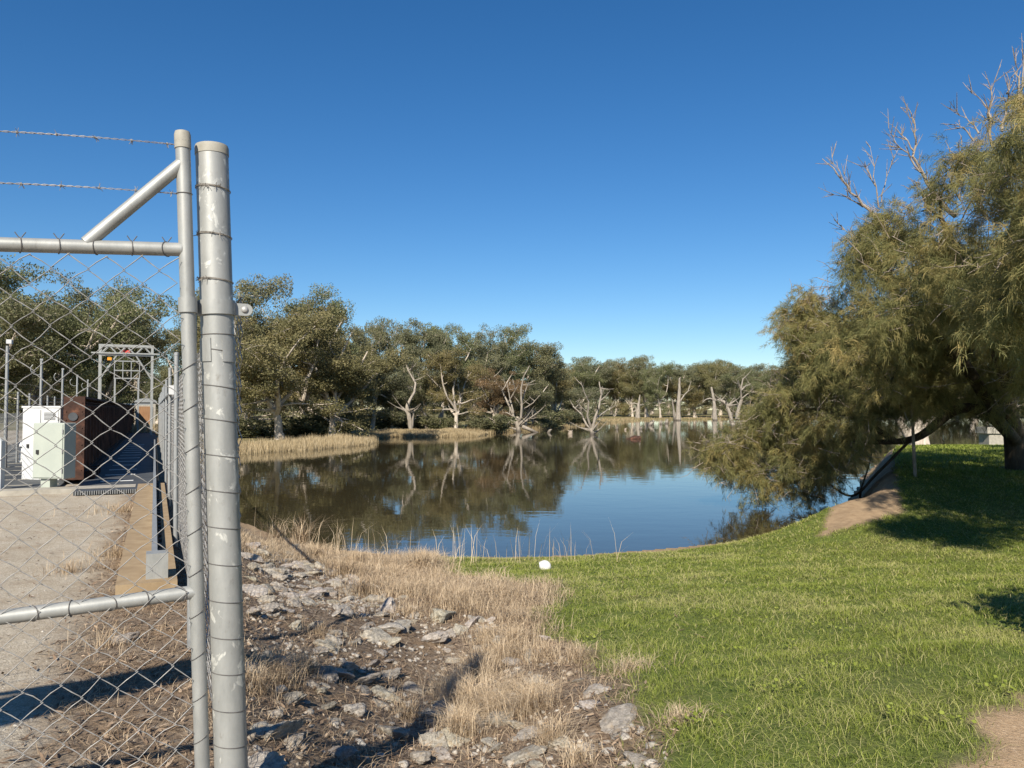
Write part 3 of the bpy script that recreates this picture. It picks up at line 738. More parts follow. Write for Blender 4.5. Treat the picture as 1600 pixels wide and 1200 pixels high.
def grow(mb, rnd, p, d, L, r0, r1, bend=0.25, up=0.15, seg=6, n=7):
    pts = [p.copy()]; rr_ = [r0]; d = d.normalized()
    for i in range(seg):
        d = (d + Vector((rnd.uniform(-bend, bend), rnd.uniform(-bend, bend), rnd.uniform(-bend, bend) + up))).normalized()
        pts.append(pts[-1] + d * (L / seg)); rr_.append(r0 + (r1 - r0) * (i + 1) / seg)
    mb.tube(pts, rr_, n); return pts, rr_
def make_gum(seed, H=18.0, spread=1.0, fork=0.2, nlimb=4, low=0.3, leaf=0.235, nl=205, clump=0.066):
    rnd = random.Random(seed); rs = np.random.RandomState(seed); mb = MB(); C = []; Rd = []
    h0 = H * fork * rnd.uniform(0.85, 1.15)
    tr_pts, tr_r = grow(mb, rnd, Vector((0, 0, -0.4)), Vector((rnd.uniform(-0.12, 0.12), rnd.uniform(-0.12, 0.12), 1)), h0 + 0.4, H * 0.026, H * 0.018, 0.13, 0.05, 6, 10)
    mb.tube([Vector((0, 0, -0.3)), Vector((0, 0, 0.35)), tr_pts[2]], [H * 0.038, H * 0.030, H * 0.023], 10)
    top = tr_pts[-1]
    def tip(p, s=1.0): C.append(tuple(p)); Rd.append(H * clump * s * rnd.uniform(0.75, 1.3))
    for i in range(nlimb):
        az = 2 * math.pi * (i + rnd.uniform(-0.3, 0.3)) / nlimb; tl = R(rnd.uniform(14, 50)) * spread
        if i == 0: tl = R(10)
        d = Vector((math.sin(tl) * math.cos(az), math.sin(tl) * math.sin(az), math.cos(tl)))
        L1 = (H - h0) * rnd.uniform(0.62, 0.85) * (1.1 if i == 0 else 1)
        start = tr_pts[-1 - (i % 2)]
        p1, r1 = grow(mb, rnd, start, d, L1, H * 0.0145, H * 0.004, 0.26, 0.10, 8, 7)
        tip(p1[-1]); 
        for j in range(6):
            k = rnd.randint(2, 8); az2 = rnd.uniform(0, 6.28); b = p1[k]
            d2 = Vector((math.cos(az2), math.sin(az2), rnd.uniform(-0.15, 0.75))).normalized()
            d2 = (d2 + d * 0.25).normalized()
            p2, r2 = grow(mb, rnd, b, d2, H * rnd.uniform(0.15, 0.27) * spread, r1[k] * 0.6, H * 0.002, 0.28, 0.08, 5, 5)
            tip(p2[-1]); tip(p2[3], 0.9); tip(p2[2], 0.8)
            for q in range(4):
                k2 = rnd.randint(2, 5); az3 = rnd.uniform(0, 6.28)
                p3, r3 = grow(mb, rnd, p2[k2], Vector((math.cos(az3), math.sin(az3), rnd.uniform(-0.35, 0.5))), H * rnd.uniform(0.07, 0.13), r2[k2] * 0.6, H * 0.001, 0.3, 0.0, 3, 4)
                tip(p3[-1], 0.85)
    nlow = int(10 * low * 3)
    for i in range(nlow):                                    # low drooping boughs
        k = rnd.randint(3, 6); az = rnd.uniform(0, 6.28)
        p2, r2 = grow(mb, rnd, tr_pts[min(k, 6)] + Vector((0, 0, rnd.uniform(0, 0.1) * H)), Vector((math.cos(az), math.sin(az), rnd.uniform(0.0, 0.35))), H * rnd.uniform(0.18, 0.33) * spread, H * 0.008, H * 0.002, 0.25, -0.06, 6, 5)
        tip(p2[-1]); tip(p2[-3], 0.8)
    C = np.array(C); Rd = np.array(Rd); C[:, 2] = np.maximum(C[:, 2], Rd * 0.5 + 0.2)
    v, ti = leaf_quads(rs, C, Rd, nl, leaf)
    top_z = v[:, 2].max(); wid = np.percentile(np.abs(v[:, 0]), 97)
    return mb.mesh('trunk', (0, 0, 0), True), quad_mesh('crown', v, ti), top_z, wid
def make_shrub(seed, H=3.0, leaf=0.22):
    rnd = random.Random(seed); rs = np.random.RandomState(seed); mb = MB(); C = []; Rd = []
    for i in range(12):
        az = rnd.uniform(0, 6.28); tl = rnd.uniform(0.1, 1.0)
        p, r_ = grow(mb, rnd, Vector((0, 0, -0.1)), Vector((math.sin(tl) * math.cos(az), math.sin(tl) * math.sin(az), math.cos(tl))), H * rnd.uniform(0.5, 0.95), 0.05, 0.015, 0.25, 0.05, 5, 5)
        for k in (2, 3, 5): C.append(tuple(p[k])); Rd.append(H * rnd.uniform(0.12, 0.22))
    v, ti = leaf_quads(rs, np.array(C), np.array(Rd), 110, leaf); v[:, 2] = np.maximum(v[:, 2], 0.02)
    return mb.mesh('stem', (0, 0, 0), True), quad_mesh('crown', v, ti), v[:, 2].max(), np.percentile(np.abs(v[:, 0]), 97)
PROTO = {}
for k, a in dict(open=dict(seed=11, spread=1.15, fork=0.22, nlimb=5, low=0.2), broad=dict(seed=23, spread=1.2, fork=0.16, nlimb=6, low=0.5), tall=dict(seed=37, spread=0.8, fork=0.32, nlimb=4, low=0.3),
                 mid=dict(seed=41, spread=0.95, fork=0.2, nlimb=5, low=0.4), thin=dict(seed=59, spread=0.75, fork=0.3, nlimb=3, low=0.2), mid2=dict(seed=67, spread=1.0, fork=0.18, nlimb=5, low=0.5),
                 tall2=dict(seed=71, spread=0.85, fork=0.28, nlimb=4, low=0.3)).items():
    PROTO[k] = make_gum(**a)
PROTO['shrub'] = make_shrub(5)
for k, p in PROTO.items():
    p[0].materials.append(M['gumbark']); p[1].materials.append(M['gumleaf'])
def place_tree(kind, px, top, Y, wpx, label, tint=(1, 1, 1), group=None, rot=None, cat='tree', name='gum_tree', X=None):
    tm, cm, tz, wd = PROTO[kind]
    X = (px - 800) / 1200 * Y * 1.0 if X is None else X
    zb = max(float(ground_z(np.array([X]), np.array([Y]))[0]), WATER + 0.1)
    zt = at_y(px, top, Y).z; h = zt - zb
    o = thing(name, label, cat, (X, Y, zb - 0.05), group)
    sw = (wpx / 2 / 1200 * Y) / wd
    o.scale = (sw, sw, h / tz); o.rotation_euler.z = rot if rot is not None else (px * 0.37 + Y)
    c = bpy.data.objects.new('crown', cm); COL.objects.link(c); c.parent = o; c.color = (*tint, 1)
    s = bpy.data.objects.new('trunk' if kind != 'shrub' else 'stem', tm); COL.objects.link(s); s.parent = o
    return o
OL = (1.0, 1.0, 1.0); GRN = (0.92, 1.0, 0.90); GRY = (1.0, 1.03, 1.1); BRN = (1.15, 1.0, 0.85); DK = (0.9, 0.92, 0.9); RED = (1.2, 0.85, 0.85)
TREES = [
 ('open', 438, 470, 72, 235, 'big leaning gum with forked pale trunk rising from the reed bank', (1.12, 1.03, 0.9)),
 ('mid', 520, 500, 77, 150, 'dense gum whose boughs hang over the right end of the reed bed', (1.08, 1.0, 0.88)),
 ('broad', 388, 432, 82, 175, 'tall rounded gum just right of the thick gate post', OL),
 ('tall', 512, 446, 88, 105, 'tall narrow gum whose top stands highest right of the post', GRN),
 ('mid', 470, 470, 84, 130, 'olive gum filling the gap behind the leaning reed bank gum', BRN),
 ('mid2', 548, 520, 94, 100, 'shaded gum behind the right end of the reed bed', DK),
 ('tall2', 582, 491, 100, 78, 'gum with thin reddish top beside a blue sky gap', OL),
 ('mid', 612, 560, 104, 100, 'low grey green gum behind the pale forked dead tree', GRY),
 ('tall', 642, 494, 112, 82, 'tall grey gum with pointed top behind the pale forked dead tree', GRY),
 ('tall2', 690, 500, 118, 86, 'olive gum with rounded top above the golden grass bank', GRN),
 ('open', 712, 540, 100, 118, 'spreading gum with pink forked trunk standing on the golden grass bank', (1.15, 1.0, 0.85)),
 ('mid2', 742, 504, 124, 90, 'blue green gum between two taller crowns at mid bank', GRY),
 ('broad', 790, 505, 128, 92, 'broad gum with the highest crown above the fan shaped dead tree', GRN),
 ('mid', 772, 570, 116, 76, 'reddish brown gum just left of the fan shaped dead tree', RED),
 ('tall2', 836, 526, 134, 92, 'gum sloping down to the lower distant tree line', OL),
 ('mid2', 862, 556, 144, 70, 'rounded olive gum right of the fan shaped dead tree', BRN),
 ('thin', 668, 560, 106, 70, 'slender gum leaning over the golden grass bank', OL),
 ('mid', 820, 590, 124, 76, 'low bushy gum behind the fan shaped dead tree', DK),
 ('broad', 55, 412, 72, 250, 'huge dark gum behind the left part of the gate mesh', GRN),
 ('mid2', 150, 428, 80, 170, 'round olive gum sloping down right of the huge gum behind the gate', OL),
 ('tall', 212, 476, 98, 80, 'narrow gum behind the steel gantry with sky to its right', GRN),
 ('mid', 285, 500, 96, 92, 'gum seen between the gantry and the gate stile', DK),
 ('broad', 330, 455, 90, 130, 'gum mostly hidden behind the gate stile and thick post', OL),
 ('mid', -30, 405, 66, 190, 'dark gum cut off by the left frame behind the gate', DK),
 ('mid2', 245, 560, 116, 90, 'low distant gum behind the control hut', GRY),
]
for k, px, top, Y, w, lab, tint in TREES: place_tree(k, px, top, Y, w, lab, tint)
rnd = random.Random(77); kinds = ['tall', 'mid', 'tall2', 'mid2', 'broad', 'thin', 'open']
px = 878; i = 0
while px < 1780:                                             # the low row across the far water
    place_tree(kinds[i % 7], px, 566 + rnd.uniform(-9, 14), 258 + rnd.uniform(-6, 14) + max(0, px - 1180) * 0.05, rnd.uniform(52, 74), 'olive gum in the front row of the low distant tree line', [OL, GRN, GRY, BRN, (1.1, 1.05, 0.9)][i % 5], 'gums of the front row across the far water')
    px += rnd.uniform(19, 30); i += 1
px = 868
while px < 1780:
    place_tree(kinds[(i * 3) % 7], px, 560 + rnd.uniform(-8, 12), 300 + rnd.uniform(0, 25), rnd.uniform(50, 70), 'gum top showing over the front row of the distant tree line', [GRY, GRN, OL][i % 3], 'gums of the back row across the far water')
    px += rnd.uniform(24, 36); i += 1
px = -90
while px < 900:
    place_tree(kinds[(i * 2) % 7], px, 590 + rnd.uniform(-25, 15) - max(0, 500 - px) * 0.06, 165 + rnd.uniform(0, 25), rnd.uniform(70, 100), 'gum deep in the wood behind the left bank trees', [DK, OL, GRY][i % 3], 'gums deep in the left wood')
    px += rnd.uniform(34, 50); i += 1
for px, top, Y, w, lab in ((520, 640, 82, 110, 'dark bush in shade behind the reed bed'), (470, 645, 80, 80, 'dark bush between the leaning gum and the reeds'), (775, 645, 104, 60, 'low bush at the water edge left of the fan shaped dead tree'), (745, 652, 103, 44, 'small round bush at the right end of the golden bank'),
                           (860, 640, 132, 70, 'dark bush right of the fan shaped dead tree'), (905, 640, 160, 60, 'bush behind the many armed dead tree'), (390, 650, 76, 90, 'dark bush beside the thick post'), (640, 646, 108, 70, 'grey bush behind the pale forked dead tree base'), (690, 648, 102, 60, 'brown bush on the golden bank by the pink trunk'),
                           (590, 640, 104, 70, 'shaded bush at the left end of the golden bank')):
    place_tree('shrub', px, top, Y, w, lab, DK, None, None, 'bush', 'shrub')

# far wood closing the horizon
rs = np.random.RandomState(61); cs = []; rad = []
for i in range(520):
    f = rs.uniform(0, 1)
    if f < 0.55: x_, y_ = rs.uniform(10, 330), rs.uniform(350, 380)
    else: x_, y_ = rs.uniform(-190, 12), rs.uniform(205, 235)
    cs.append((x_, y_, -0.8 + rs.uniform(0.3, 10.5))); rad.append(rs.uniform(2.0, 3.6))
v, ti = leaf_quads(rs, np.array(cs), np.array(rad), 110, 0.8)
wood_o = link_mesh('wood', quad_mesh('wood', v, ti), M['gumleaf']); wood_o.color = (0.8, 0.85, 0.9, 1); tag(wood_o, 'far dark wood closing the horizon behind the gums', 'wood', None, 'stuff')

# ------------------------------------------------------------------ dead trees in the water
def trace(Y, lines, zoom, jit, seed, radius0):
    """limbs measured on the photograph, given their own depth: lines of (x, y) zoom positions, with start radius"""
    ox, oy, k = zoom; rnd = random.Random(seed); mb = MB(); base = None
    for li, (r0, r1, pts) in enumerate(lines):
        r0 *= 0.56; r1 *= 0.52; P3 = []; dy = rnd.uniform(-jit, jit)
        for i, (x, y) in enumerate(pts):
            f = i / max(1, len(pts) - 1)
            P3.append(at_y(ox + x * k, oy + y * k, Y + (dy * f if li else 0)))
        # smooth the limb
        Q = []
        for i in range(len(P3) - 1):
            a, b = P3[i], P3[i + 1]
            for s in range(4): Q.append(a.lerp(b, s / 4) + Vector((rnd.uniform(-1, 1), rnd.uniform(-1, 1), 0)) * r0 * 0.12)
        Q.append(P3[-1]); n = len(Q)
        mb.tube(Q, [r0 + (r1 - r0) * i / (n - 1) for i in range(n)], 9)
        if li == 0: base = P3[0]
        # short broken twigs
        if r0 < 0.5 and n > 6:
            for _ in range(3):
                i = rnd.randint(3, n - 1); d = Vector((rnd.uniform(-1, 1), rnd.uniform(-1, 1), rnd.uniform(-0.2, 1))).normalized()
                mb.tube([Q[i], Q[i] + d * r0 * 5, Q[i] + d * r0 * 9 + Vector((0, 0, r0))], [r1 * 0.9 + 0.02, 0.04, 0.02], 5)
    return mb, base
Z6, Z7, Z5 = (700, 480, 0.25), (950, 500, 0.1875), (360, 420, 0.25)
DEAD = [
 (111, Z6, [(0.75, 0.55, [(448, 800), (440, 770), (430, 715)]), (0.40, 0.10, [(432, 720), (412, 685), (375, 600), (330, 510), (280, 440)]), (0.30, 0.08, [(410, 690), (405, 640), (385, 560), (368, 475)]),
   (0.40, 0.12, [(440, 715), (457, 690), (460, 610), (455, 530), (470, 440), (510, 365)]), (0.2, 0.06, [(462, 590), (475, 545), (500, 480), (548, 455)]), (0.3, 0.08, [(450, 740), (495, 705), (560, 660), (612, 612)]),
   (0.22, 0.06, [(470, 640), (530, 600), (580, 545)]), (0.15, 0.05, [(340, 520), (360, 490), (350, 455)]), (0.18, 0.06, [(380, 590), (420, 520), (410, 470)]), (0.2, 0.06, [(420, 690), (370, 660), (340, 655)])],
  'bleached fan shaped dead tree with many limbs rising from the water'),
 (99, Z6, [(0.62, 0.45, [(902, 815), (900, 790), (897, 755)]), (0.33, 0.09, [(895, 760), (868, 738), (832, 665), (780, 620)]), (0.30, 0.08, [(893, 750), (870, 680), (880, 590), (855, 540), (830, 465)]), (0.36, 0.14, [(903, 760), (920, 690), (942, 630), (958, 545), (945, 465)]),
   (0.16, 0.06, [(938, 640), (925, 575)]), (0.14, 0.06, [(958, 545), (965, 495)]), (0.26, 0.08, [(920, 700), (960, 668), (1012, 632)]), (0.14, 0.05, [(845, 690), (820, 610), (800, 590)])],
  'candelabra shaped dead tree with bare curved arms in open water'),
 (238, Z6, [(1.5, 0.3, [(1184, 700), (1188, 640), (1192, 600), (1200, 548)]), (0.4, 0.15, [(1188, 605), (1160, 600), (1135, 606)]), (0.4, 0.15, [(1190, 615), (1225, 607)]), (0.35, 0.12, [(1180, 640), (1150, 660), (1130, 680)])],
  'short thick broken dead trunk on the distant shore'),
 (226, Z6, [(1.6, 0.22, [(1442, 720), (1440, 690), (1442, 600), (1445, 520), (1446, 450), (1453, 436)]), (0.45, 0.12, [(1450, 590), (1475, 550), (1500, 525), (1520, 462)]), (1.0, 0.3, [(1422, 714), (1416, 690), (1410, 640), (1400, 575)])],
  'tallest upright bare dead trunk standing in the far water'),
 (228, Z7, [(1.4, 0.55, [(892, 840), (888, 760), (885, 690), (862, 558)]), (0.5, 0.2, [(885, 670), (850, 653), (820, 660), (790, 682)]), (0.5, 0.2, [(890, 668), (930, 668)])],
  'broken dead trunk with one short arm left of the hanging foliage'),
 (142, Z7, [(0.85, 0.45, [(1045, 900), (1020, 800), (985, 690)]), (0.35, 0.2, [(988, 700), (940, 672), (898, 660)]), (0.25, 0.1, [(985, 690), (978, 655)])],
  'leaning dead trunk beside the hanging foliage at the pond'),
 (150, Z7, [(0.9, 0.4, [(1075, 830), (1090, 730), (1112, 660)]), (0.38, 0.1, [(1112, 665), (1105, 580), (1085, 500)]), (0.3, 0.1, [(1106, 575), (1125, 490), (1158, 460)]), (0.3, 0.1, [(1110, 585), (1150, 550), (1192, 533)]), (0.25, 0.08, [(1112, 655), (1170, 610), (1225, 598)]), (0.22, 0.06, [(1095, 710), (1050, 650), (1010, 700)])],
  'antler shaped dead tree half hidden by the hanging foliage'),
 (95.5, Z5, [(0.55, 0.42, [(1128, 1010), (1118, 930), (1105, 875), (1112, 835)]), (0.32, 0.12, [(1112, 840), (1150, 770), (1157, 715), (1120, 650), (1095, 600)]), (0.3, 0.1, [(1135, 985), (1145, 900), (1152, 880)]), (0.16, 0.06, [(1108, 840), (1090, 810)]), (0.16, 0.06, [(1140, 945), (1160, 935)]), (0.2, 0.07, [(1130, 640), (1145, 575)])],
  'pale forked dead tree at the golden grass bank edge'),
]
for i, (Y, zm, lines, lab) in enumerate(DEAD):
    mb, b = trace(Y, lines, zm, 3.0, 100 + i, 0.4)
    o = mb.build('dead_tree', M['deadwood'], None, (b.x, b.y, WATER), True); tag(o, lab, 'dead tree', 'bleached dead trees standing in the pond')
# stumps, snags and a floating log
def snag(px, py, w, h, lab, lean=0.0, seed=0, name='stump', dark=False):
    q = at_z(px, py, WATER); rnd = random.Random(seed); mb = MB(); k = q.y / 1200
    pts = [q + Vector((0, 0, -0.6)), q + Vector((0, 0, 0.0)), q + Vector((lean * h * k * 0.5, 0, h * k * 0.6)), q + Vector((lean * h * k, 0, h * k))]
    mb.tube(pts, [w * k * 0.6, w * k * 0.55, w * k * 0.45, w * k * 0.2], 9)
    for _ in range(3):
        a = rnd.uniform(0, 6.28); mb.tube([pts[2], pts[2] + Vector((math.cos(a) * w * k * 0.7, math.sin(a) * w * k * 0.7, h * k * 0.5))], [w * k * 0.22, w * k * 0.06], 5)
    o = mb.build(name, M['twig' if dark else 'deadwood'], None, (q.x, q.y, WATER), True); tag(o, lab, 'stump', 'snags poking out of the pond'); return o
snag(964, 671, 3.4, 5, 'leftmost tiny snag of the row near the short broken trunk', 0.2, 1); snag(977, 672, 3.6, 3, 'low dark tiny snag second from left in the row', 0.1, 2, dark=True)
snag(990, 672, 3.2, 6, 'upright tiny snag in front of the short broken trunk reflection', 0.0, 3); snag(1001, 671, 4.4, 4, 'tiny snag just right of the short broken trunk reflection', 0.5, 4)
snag(1015, 665, 6, 8, 'leaning broken stub left of the tallest dead trunk', 0.9, 5); snag(1033, 663, 4, 6, 'small stub with pale top near the tallest dead trunk', 0.0, 6); snag(1041, 662, 5, 7, 'pale stub nearest the tallest dead trunk', 0.3, 7)
snag(857, 676, 5, 5, 'small snag right of the fan shaped dead tree', 0.8, 8); snag(891, 678, 7, 5, 'low snag left of the candelabra dead tree', 0.4, 9, dark=True)
q = at_z(993, 686, WATER); mb = MB(); k = q.y / 1200
mb.tube([q + Vector((-9 * k, 0, 0.0)), q + Vector((-4 * k, 0.1, 0.08)), q + Vector((8 * k, 0.2, 0.1))], [2.2 * k, 4.0 * k, 3.4 * k], 9)
mb.tube([q + Vector((-2 * k, 0, 0.1)), q + Vector((-1 * k, 0.1, 6 * k))], [1.8 * k, 0.7 * k], 6); mb.tube([q + Vector((5 * k, 0, 0.1)), q + Vector((6.5 * k, 0.1, 5 * k))], [1.6 * k, 0.6 * k], 6)
mb.tube([q + Vector((-8 * k, 0, 0.0)), q + Vector((-14 * k, 0.1, 1.0 * k))], [1.2 * k, 0.5 * k], 6)
tag(mb.build('log', M['rust'], None, (q.x, q.y, WATER), True), 'reddish waterlogged log with stubs floating in mid pond', 'log')
q = at_z(818, 669, WATER); mb = MB(); mb.tube([at_y(817, 667, 110), at_y(832, 673, 109), at_y(846, 679, 108)], [0.3, 0.22, 0.12], 8)
tag(mb.build('fallen_branch', M['deadwood'], None, (q.x, q.y, WATER), True), 'pale fallen limb dipping into the water below the fan shaped dead tree', 'branch')

# ------------------------------------------------------------------ she-oak on the right bank
TB = at_z(1592, 738, -0.28); TB = Vector((TB.x, TB.y, float(ground_z(np.array([TB.x]), np.array([TB.y]))[0])))
LOBES = [(1262, 505, 22, 40), (1250, 535, 22, 30), (1330, 445, 21, 52), (1300, 500, 22, 50), (1345, 395, 20, 32), (1300, 580, 22, 62), (1255, 610, 23, 50), (1200, 640, 24, 48), (1155, 675, 25, 42), (1120, 700, 25, 34), (1150, 735, 25, 40),
  (1205, 700, 24, 55), (1195, 755, 25, 40), (1245, 755, 24, 42), (1265, 690, 23, 55), (1310, 650, 22, 55), (1330, 700, 22, 42), (1355, 640, 21, 45), (1290, 740, 23, 38), (1385, 360, 19, 42), (1400, 430, 18, 70), (1455, 400, 17, 60), (1350, 520, 20, 66), (1420, 520, 18, 80),
  (1390, 600, 19, 56), (1440, 610, 18, 56), (1480, 470, 16, 80), (1500, 560, 17, 80), (1500, 350, 16, 60), (1530, 300, 16, 46), (1550, 420, 15, 80), (1570, 520, 15, 80), (1560, 610, 16, 66), (1600, 340, 15, 70), (1590, 270, 15, 46), (1620, 450, 14, 90), (1630, 580, 14, 90),
  (1640, 300, 15, 80), (1640, 200, 15, 60), (1690, 400, 14, 120), (1700, 560, 14, 110), (1720, 250, 16, 100), (1450, 640, 19, 36), (1510, 635, 18, 40), (1440, 330, 19, 30), (1580, 215, 14, 28), (1110, 715, 25, 34), (1140, 690, 25, 40), (1165, 735, 25, 45), (1190, 770, 25, 30), (1220, 735, 24.5, 45), (1180, 660, 24.5, 42), (1235, 670, 24, 48), (1230, 620, 23.5, 40), (1270, 730, 24, 42), (1260, 775, 24.5, 26), (1300, 700, 23.5, 45), (1280, 640, 23, 48), (1345, 390, 20, 34), (1395, 345, 19, 36), (1440, 300, 18.5, 30), (1485, 290, 17, 36), (1500, 250, 16.5, 30), (1240, 490, 22, 30), (1270, 470, 22, 30), (1255, 520, 22, 36), (1290, 530, 22, 36), (1560, 470, 11.2, 62), (1590, 520, 11, 62), (1610, 440, 11.2, 70), (1650, 520, 11, 80), (1625, 580, 10.8, 60), (1670, 440, 10.6, 90), (1720, 500, 10.4, 100), (1590, 380, 11.6, 50)]
rs = np.random.RandomState(12); rnd = random.Random(12)
BIG = []
for px, py, Y, r in LOBES:
    if py > 470 and px > 1380: Y = Y + 4.5 * min(1, (px - 1380) / 80)       # the shaded body hangs deeper under the crown
    if py < 440 and px > 1400: Y = Y - 1.2
    BIG.append((at_y(px, py, Y), r * Y / 1200))
for _ in range(64):                                          # the far and hidden side of the crown
    i = rnd.randrange(20, 44); p = BIG[i][0] + Vector((rnd.uniform(-1.5, 3.5), rnd.uniform(2.0, 11.0), rnd.uniform(-1.5, 1.6)))
    if p.z < 2.2: p.z = 2.2 + rnd.random() * 1.5
    BIG.append((p, BIG[i][1] * rnd.uniform(0.8, 1.15)))
for X_ in (9.0, 10.0, 11.0, 12.2, 13.4, 14.6, 15.8):           # hidden foliage slab added to shade the body
    for Y_ in (15.5, 17.2, 19.0, 21.0, 23.5, 26.0):
        BIG.append((Vector((X_ + (Y_ - 15) * 0.42 + rnd.uniform(-0.5, 0.5), Y_ + rnd.uniform(-0.5, 0.5), 4.2 + rnd.uniform(-0.3, 1.3) + 0.16 * (X_ - 9))), rnd.uniform(0.8, 1.2)))
for _ in range(10): BIG.append((Vector((rnd.uniform(19.5, 24.5), rnd.uniform(26.5, 31), rnd.uniform(4.6, 6.6))), rnd.uniform(0.9, 1.2)))  # foliage added mostly out of view to shade the barbecue
for _ in range(54):                                          # boughs reaching forward beyond the right frame
    Y_ = rnd.uniform(9.0, 16.0); BIG.append((Vector((Y_ * 0.63 + rnd.uniform(1.0, 5.0), Y_, rnd.uniform(2.8, 6.2))), rnd.uniform(0.8, 1.15)))
for _ in range(14):
    i = rnd.randrange(5, 19); p = BIG[i][0] + Vector((rnd.uniform(0, 2.0), rnd.uniform(0.8, 3.5), rnd.uniform(-0.3, 0.8))); BIG.append((p, BIG[i][1] * rnd.uniform(0.7, 1.0)))
LC = [b[0] for b in BIG]; LR = [b[1] for b in BIG]
SC = []; SR = []
OUTL = np.array([(1078, 708), (1112, 690), (1160, 662), (1192, 620), (1225, 580), (1242, 550), (1215, 520), (1222, 478), (1262, 452), (1300, 470), (1318, 425), (1338, 345), (1388, 305), (1430, 265), (1478, 240), (1500, 215), (1570, 175), (1640, 120), (2600, 100), (2600, 660), (1400, 662), (1345, 715), (1320, 770), (1240, 785), (1140, 765), (1090, 730)])
def to_px(p):
    q_ = p - Vector((0, 0, EYE)); f_ = q_.y * CT + q_.z * ST
    return 800 + 1200 * q_.x / f_, 600 - 1200 * (q_.z * CT - q_.y * ST) / f_
for p, r in BIG:
    hue_ = rnd.uniform(-1, 1)
    for k in range(9):
        d = Vector((rnd.gauss(0, 1), rnd.gauss(0, 1), rnd.gauss(0, 1))).normalized()
        c_ = p + d * r * rnd.uniform(0.25, 1.0); r_ = r * rnd.uniform(0.2, 0.44); x_, y_ = to_px(c_)
        if not in_poly(np.array([x_]), np.array([y_]), OUTL)[0]: continue
        if y_ < 470 and x_ < 1650 and rnd.random() < 0.25: continue
        SC.append(c_); SR.append(r_)
oak = thing('she_oak', 'large drooping olive she oak overhanging the pond on the right', 'tree', tuple(TB))
# skeleton
wood = MB(); nodes = []
def limb(pts, r0, r1, n=8):
    P3 = [Vector(p) for p in pts]; Q = []
    for i in range(len(P3) - 1):
        p0 = P3[max(i - 1, 0)]; p1 = P3[i]; p2 = P3[i + 1]; p3 = P3[min(i + 2, len(P3) - 1)]
        for s in range(5):
            t_ = s / 5; Q.append(0.5 * ((2 * p1) + (p2 - p0) * t_ + (2 * p0 - 5 * p1 + 4 * p2 - p3) * t_ * t_ + (3 * p1 - p0 - 3 * p2 + p3) * t_ ** 3))
    Q.append(P3[-1]); m_ = len(Q); rr_ = [r0 + (r1 - r0) * i / (m_ - 1) for i in range(m_)]
    wood.tube(Q, rr_, n)
    for q_, r_ in zip(Q, rr_): nodes.append((q_, r_))
limb([TB + Vector((0, 0, -0.3)), TB + Vector((-0.1, 0, 1.0)), at_y(1575, 640, TB.y - 1), at_y(1560, 520, TB.y - 2), at_y(1590, 330, 17)], 0.36, 0.10, 12)
limb([at_y(1588, 690, TB.y), at_y(1545, 648, 21), at_y(1495, 640, 21.5), at_y(1440, 680, 22), at_y(1400, 690, 22.5), at_y(1340, 690, 23)], 0.19, 0.06)
limb([at_y(1560, 655, 21), at_y(1500, 560, 20), at_y(1420, 480, 19.5), at_y(1350, 400, 20)], 0.18, 0.05)
limb([at_y(1575, 600, 19), at_y(1520, 450, 17), at_y(1470, 340, 17)], 0.16, 0.05)
limb([at_y(1420, 690, 22.3), at_y(1370, 740, 23), at_y(1330, 775, 24), at_y(1280, 745, 24), at_y(1210, 705, 24.5), at_y(1130, 700, 25)], 0.045, 0.02)
limb([at_y(1345, 765, 23.8), at_y(1340, 800, 24.2), at_y(1330, 815, 24.5)], 0.04, 0.02)
limb([at_y(1400, 690, 22.5), at_y(1330, 650, 22.6), at_y(1260, 640, 23.5), at_y(1190, 655, 24.5)], 0.09, 0.03)
order = sorted(range(len(LC)), key=lambda i: (LC[i] - TB).length)
for i in order:
    c = LC[i]; x_, y_ = to_px(c)
    if not in_poly(np.array([x_]), np.array([y_]), OUTL)[0]: continue
    q, r_ = min(nodes, key=lambda nd: (nd[0] - c).length - nd[1] * 3)
    L = (c - q).length
    if L < 0.2: continue
    mid = q.lerp(c, 0.5) + Vector((rnd.uniform(-0.1, 0.1) * L, rnd.uniform(-0.1, 0.1) * L, 0.12 * L))
    limb([q, mid, c], min(r_ * 0.7, 0.07), 0.018, 5)
trunk_o = wood.build('trunk', M['oakbark'], oak, smooth=True)
# fine bare twigs through the crown
tw = MB()
for i in range(len(LOBES)):
    for _ in range(12):
        c = LC[i]; d = Vector((rnd.gauss(0, 1), rnd.gauss(0, 1) - 0.6, rnd.gauss(0, 0.8) + 0.15)).normalized()
        a = c + d * LR[i] * rnd.uniform(0.45, 0.9); L = LR[i] * rnd.uniform(0.35, 0.75)
        b = a + (d + Vector((rnd.uniform(-0.5, 0.5), rnd.uniform(-0.5, 0.5), rnd.uniform(-0.2, 0.5)))).normalized() * L
        e = b + (d + Vector((rnd.uniform(-0.8, 0.8), rnd.uniform(-0.8, 0.8), rnd.uniform(-0.2, 0.6)))).normalized() * L * 0.5
        tw.tube([a, b, e], [0.010, 0.007, 0.003], 4)
        for __ in range(2):
            s = a.lerp(b, rnd.uniform(0.3, 1)); f = Vector((rnd.gauss(0, 1), rnd.gauss(0, 1), rnd.gauss(0, 1) + 0.3)).normalized() * L * 0.4
            tw.tube([s, s + f], [0.006, 0.003], 3)
tw.build('twigs', M['twig'], oak)
